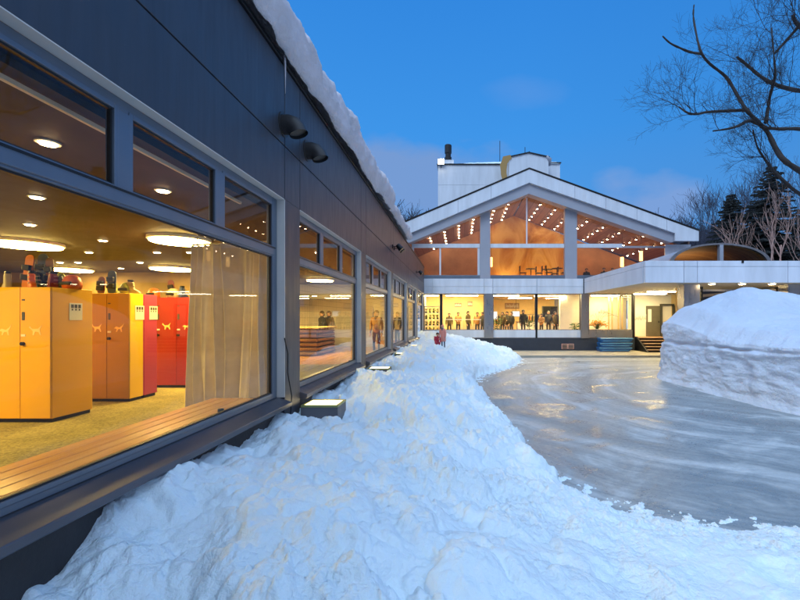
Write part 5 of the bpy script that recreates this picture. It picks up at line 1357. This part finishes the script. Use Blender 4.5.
# conifers
def conifer(loc, h, label, seed, rb=.22):
    random.seed(seed); o = thing('conifer_tree', label, 'tree', loc)
    MB().tube([(0, 0, 0), (.05, 0, h*.5), (0, 0, h)], [rb, rb*.6, .02], 8).build('trunk', M['bark'], o)
    q = MB(); z = h*.12
    while z < h-.1:
        f = 1-z/h; L0 = (.34*h*f**.78+.3)
        for k in range(random.randint(8, 11)):
            a = random.random()*6.28; L1 = L0*random.uniform(.6, 1.15); nb = max(3, int(L1/.28))
            base = Vector((0, 0, z)); d = Vector((math.cos(a), math.sin(a), 0)); pd = Vector((-d.y, d.x, 0))
            prev = base
            for j in range(1, nb+1):
                s = j/nb; c = base+d*L1*s+Vector((0, 0, -.38*L1*s*(1-.55*s)+.04*random.gauss(0, 1)))
                wd = .24*L1*(1-s*.75)*random.uniform(.6, 1.2)+.05
                for sg in (-1, 1):
                    e = c+pd*sg*wd-d*wd*.25+Vector((0, 0, -.16*wd-random.random()*.10)); mid = prev.lerp(c, .5)
                    q.quad(prev, mid+Vector((0, 0, .03)), e, c+(e-c)*.15+Vector((0, 0, -.10)))
                q.quad(prev, c, c+Vector((0, 0, -.16)), prev+Vector((0, 0, -.16)))
                prev = c
        z += h*.016+.02
    q.build('crown', M['needle'], o); return o
def base_at(px, Y): return ((px-PX)*Y/F, Y, 0)
conifer(base_at(771, 40), (PY-163)*40/F+EYE, 'tallest dark conifer standing behind the vault roof on the right', 3)
conifer(base_at(731, 42), (PY-193)*42/F+EYE, 'shorter dark conifer left of the tallest one', 5)
conifer(base_at(806, 41), (PY-200)*41/F+EYE, 'dark conifer at the right edge of the photo', 6)
conifer(base_at(752, 46), (PY-205)*46/F+EYE, 'dark conifer between the two taller conifers', 8)
# birches, the pinkish light on their stems put into the bark colour
M['birch_s'] = M['birch']
for i, (px, Y, py, lbl, ln) in enumerate(((771, 31, 178, 'pale pink lit birch with a straight stem before the tallest conifer', (0, 0, 1)), (781, 31.5, 182, 'pale birch right beside the straight stemmed one', (.02, 0, 1)), (741, 32, 205, 'slender leaning birch left above the vault roof', (-.12, 0, 1)),
                             (760, 33, 212, 'slender birch leaning left above the middle of the vault', (-.25, 0, 1)), (792, 32, 205, 'slim birch near the right edge leaning right', (.2, 0, 1)))):
    h = (PY-py)*Y/F+EYE
    bare_tree('birch_tree', lbl, base_at(px, Y), h, M['birch'], 2, 3, .36, .12, .075, seed=40+i, minr=.012, trunk_frac=.62, lean=ln)
# mid-distance bare trees right
k_ = 0
for px, Y, py in ((716, 48, 172), (748, 50, 160), (700, 45, 212), (712, 50, 220), (800, 50, 148), (690, 55, 222)):
    h = (PY-py)*Y/F+EYE
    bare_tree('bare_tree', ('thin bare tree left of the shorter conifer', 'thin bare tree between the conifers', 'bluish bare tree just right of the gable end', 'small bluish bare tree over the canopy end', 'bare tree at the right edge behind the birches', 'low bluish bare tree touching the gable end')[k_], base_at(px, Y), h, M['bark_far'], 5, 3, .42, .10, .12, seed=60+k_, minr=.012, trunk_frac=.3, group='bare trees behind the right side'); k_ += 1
bare_tree('bare_tree', 'dark bushy bare tree rising just beyond the left end of the gable roof', base_at(398, 41), (PY-186)*41/F+EYE, M['bark'], 5, 3, .6, .06, .16, seed=311, minr=.012, trunk_frac=.3)
# distant wood beyond the roof, both sides
far = None; random.seed(99)
protos = []
for s in range(3):
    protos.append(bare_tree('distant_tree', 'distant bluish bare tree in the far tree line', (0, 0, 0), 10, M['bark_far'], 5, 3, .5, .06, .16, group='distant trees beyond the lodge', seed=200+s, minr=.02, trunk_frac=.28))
used = [False]*3
spots = [(636, 205, 70), (645, 208, 74), (652, 209, 70), (660, 211, 72), (668, 213, 75), (676, 216, 70), (684, 219, 72), (698, 216, 68), (706, 214, 70), (714, 210, 74), (630, 204, 78), (656, 214, 66), (672, 219, 66), (690, 222, 66), (388, 192, 50), (396, 189, 46), (405, 194, 48), (414, 204, 50), (422, 210, 54), (380, 196, 52), (724, 214, 72), (735, 212, 70), (790, 214, 70)]
for i, (px, py, Y) in enumerate(spots):
    j = i % 3
    c = protos[j] if not used[j] else copy_tree(protos[j]); used[j] = True
    h = (PY-py)*Y/F+EYE; c.location = base_at(px, Y); c.scale = (h/10*.9,)*2+(h/10.3,); c.rotation_euler = (0, 0, random.random()*6.28)
    c['label'] = 'distant bluish bare tree in the far tree line' if px > 430 else 'distant dark bare tree beyond the left gable eave'
    c['group'] = 'distant trees beyond the lodge' if px > 430 else 'bare trees beyond the left gable eave'
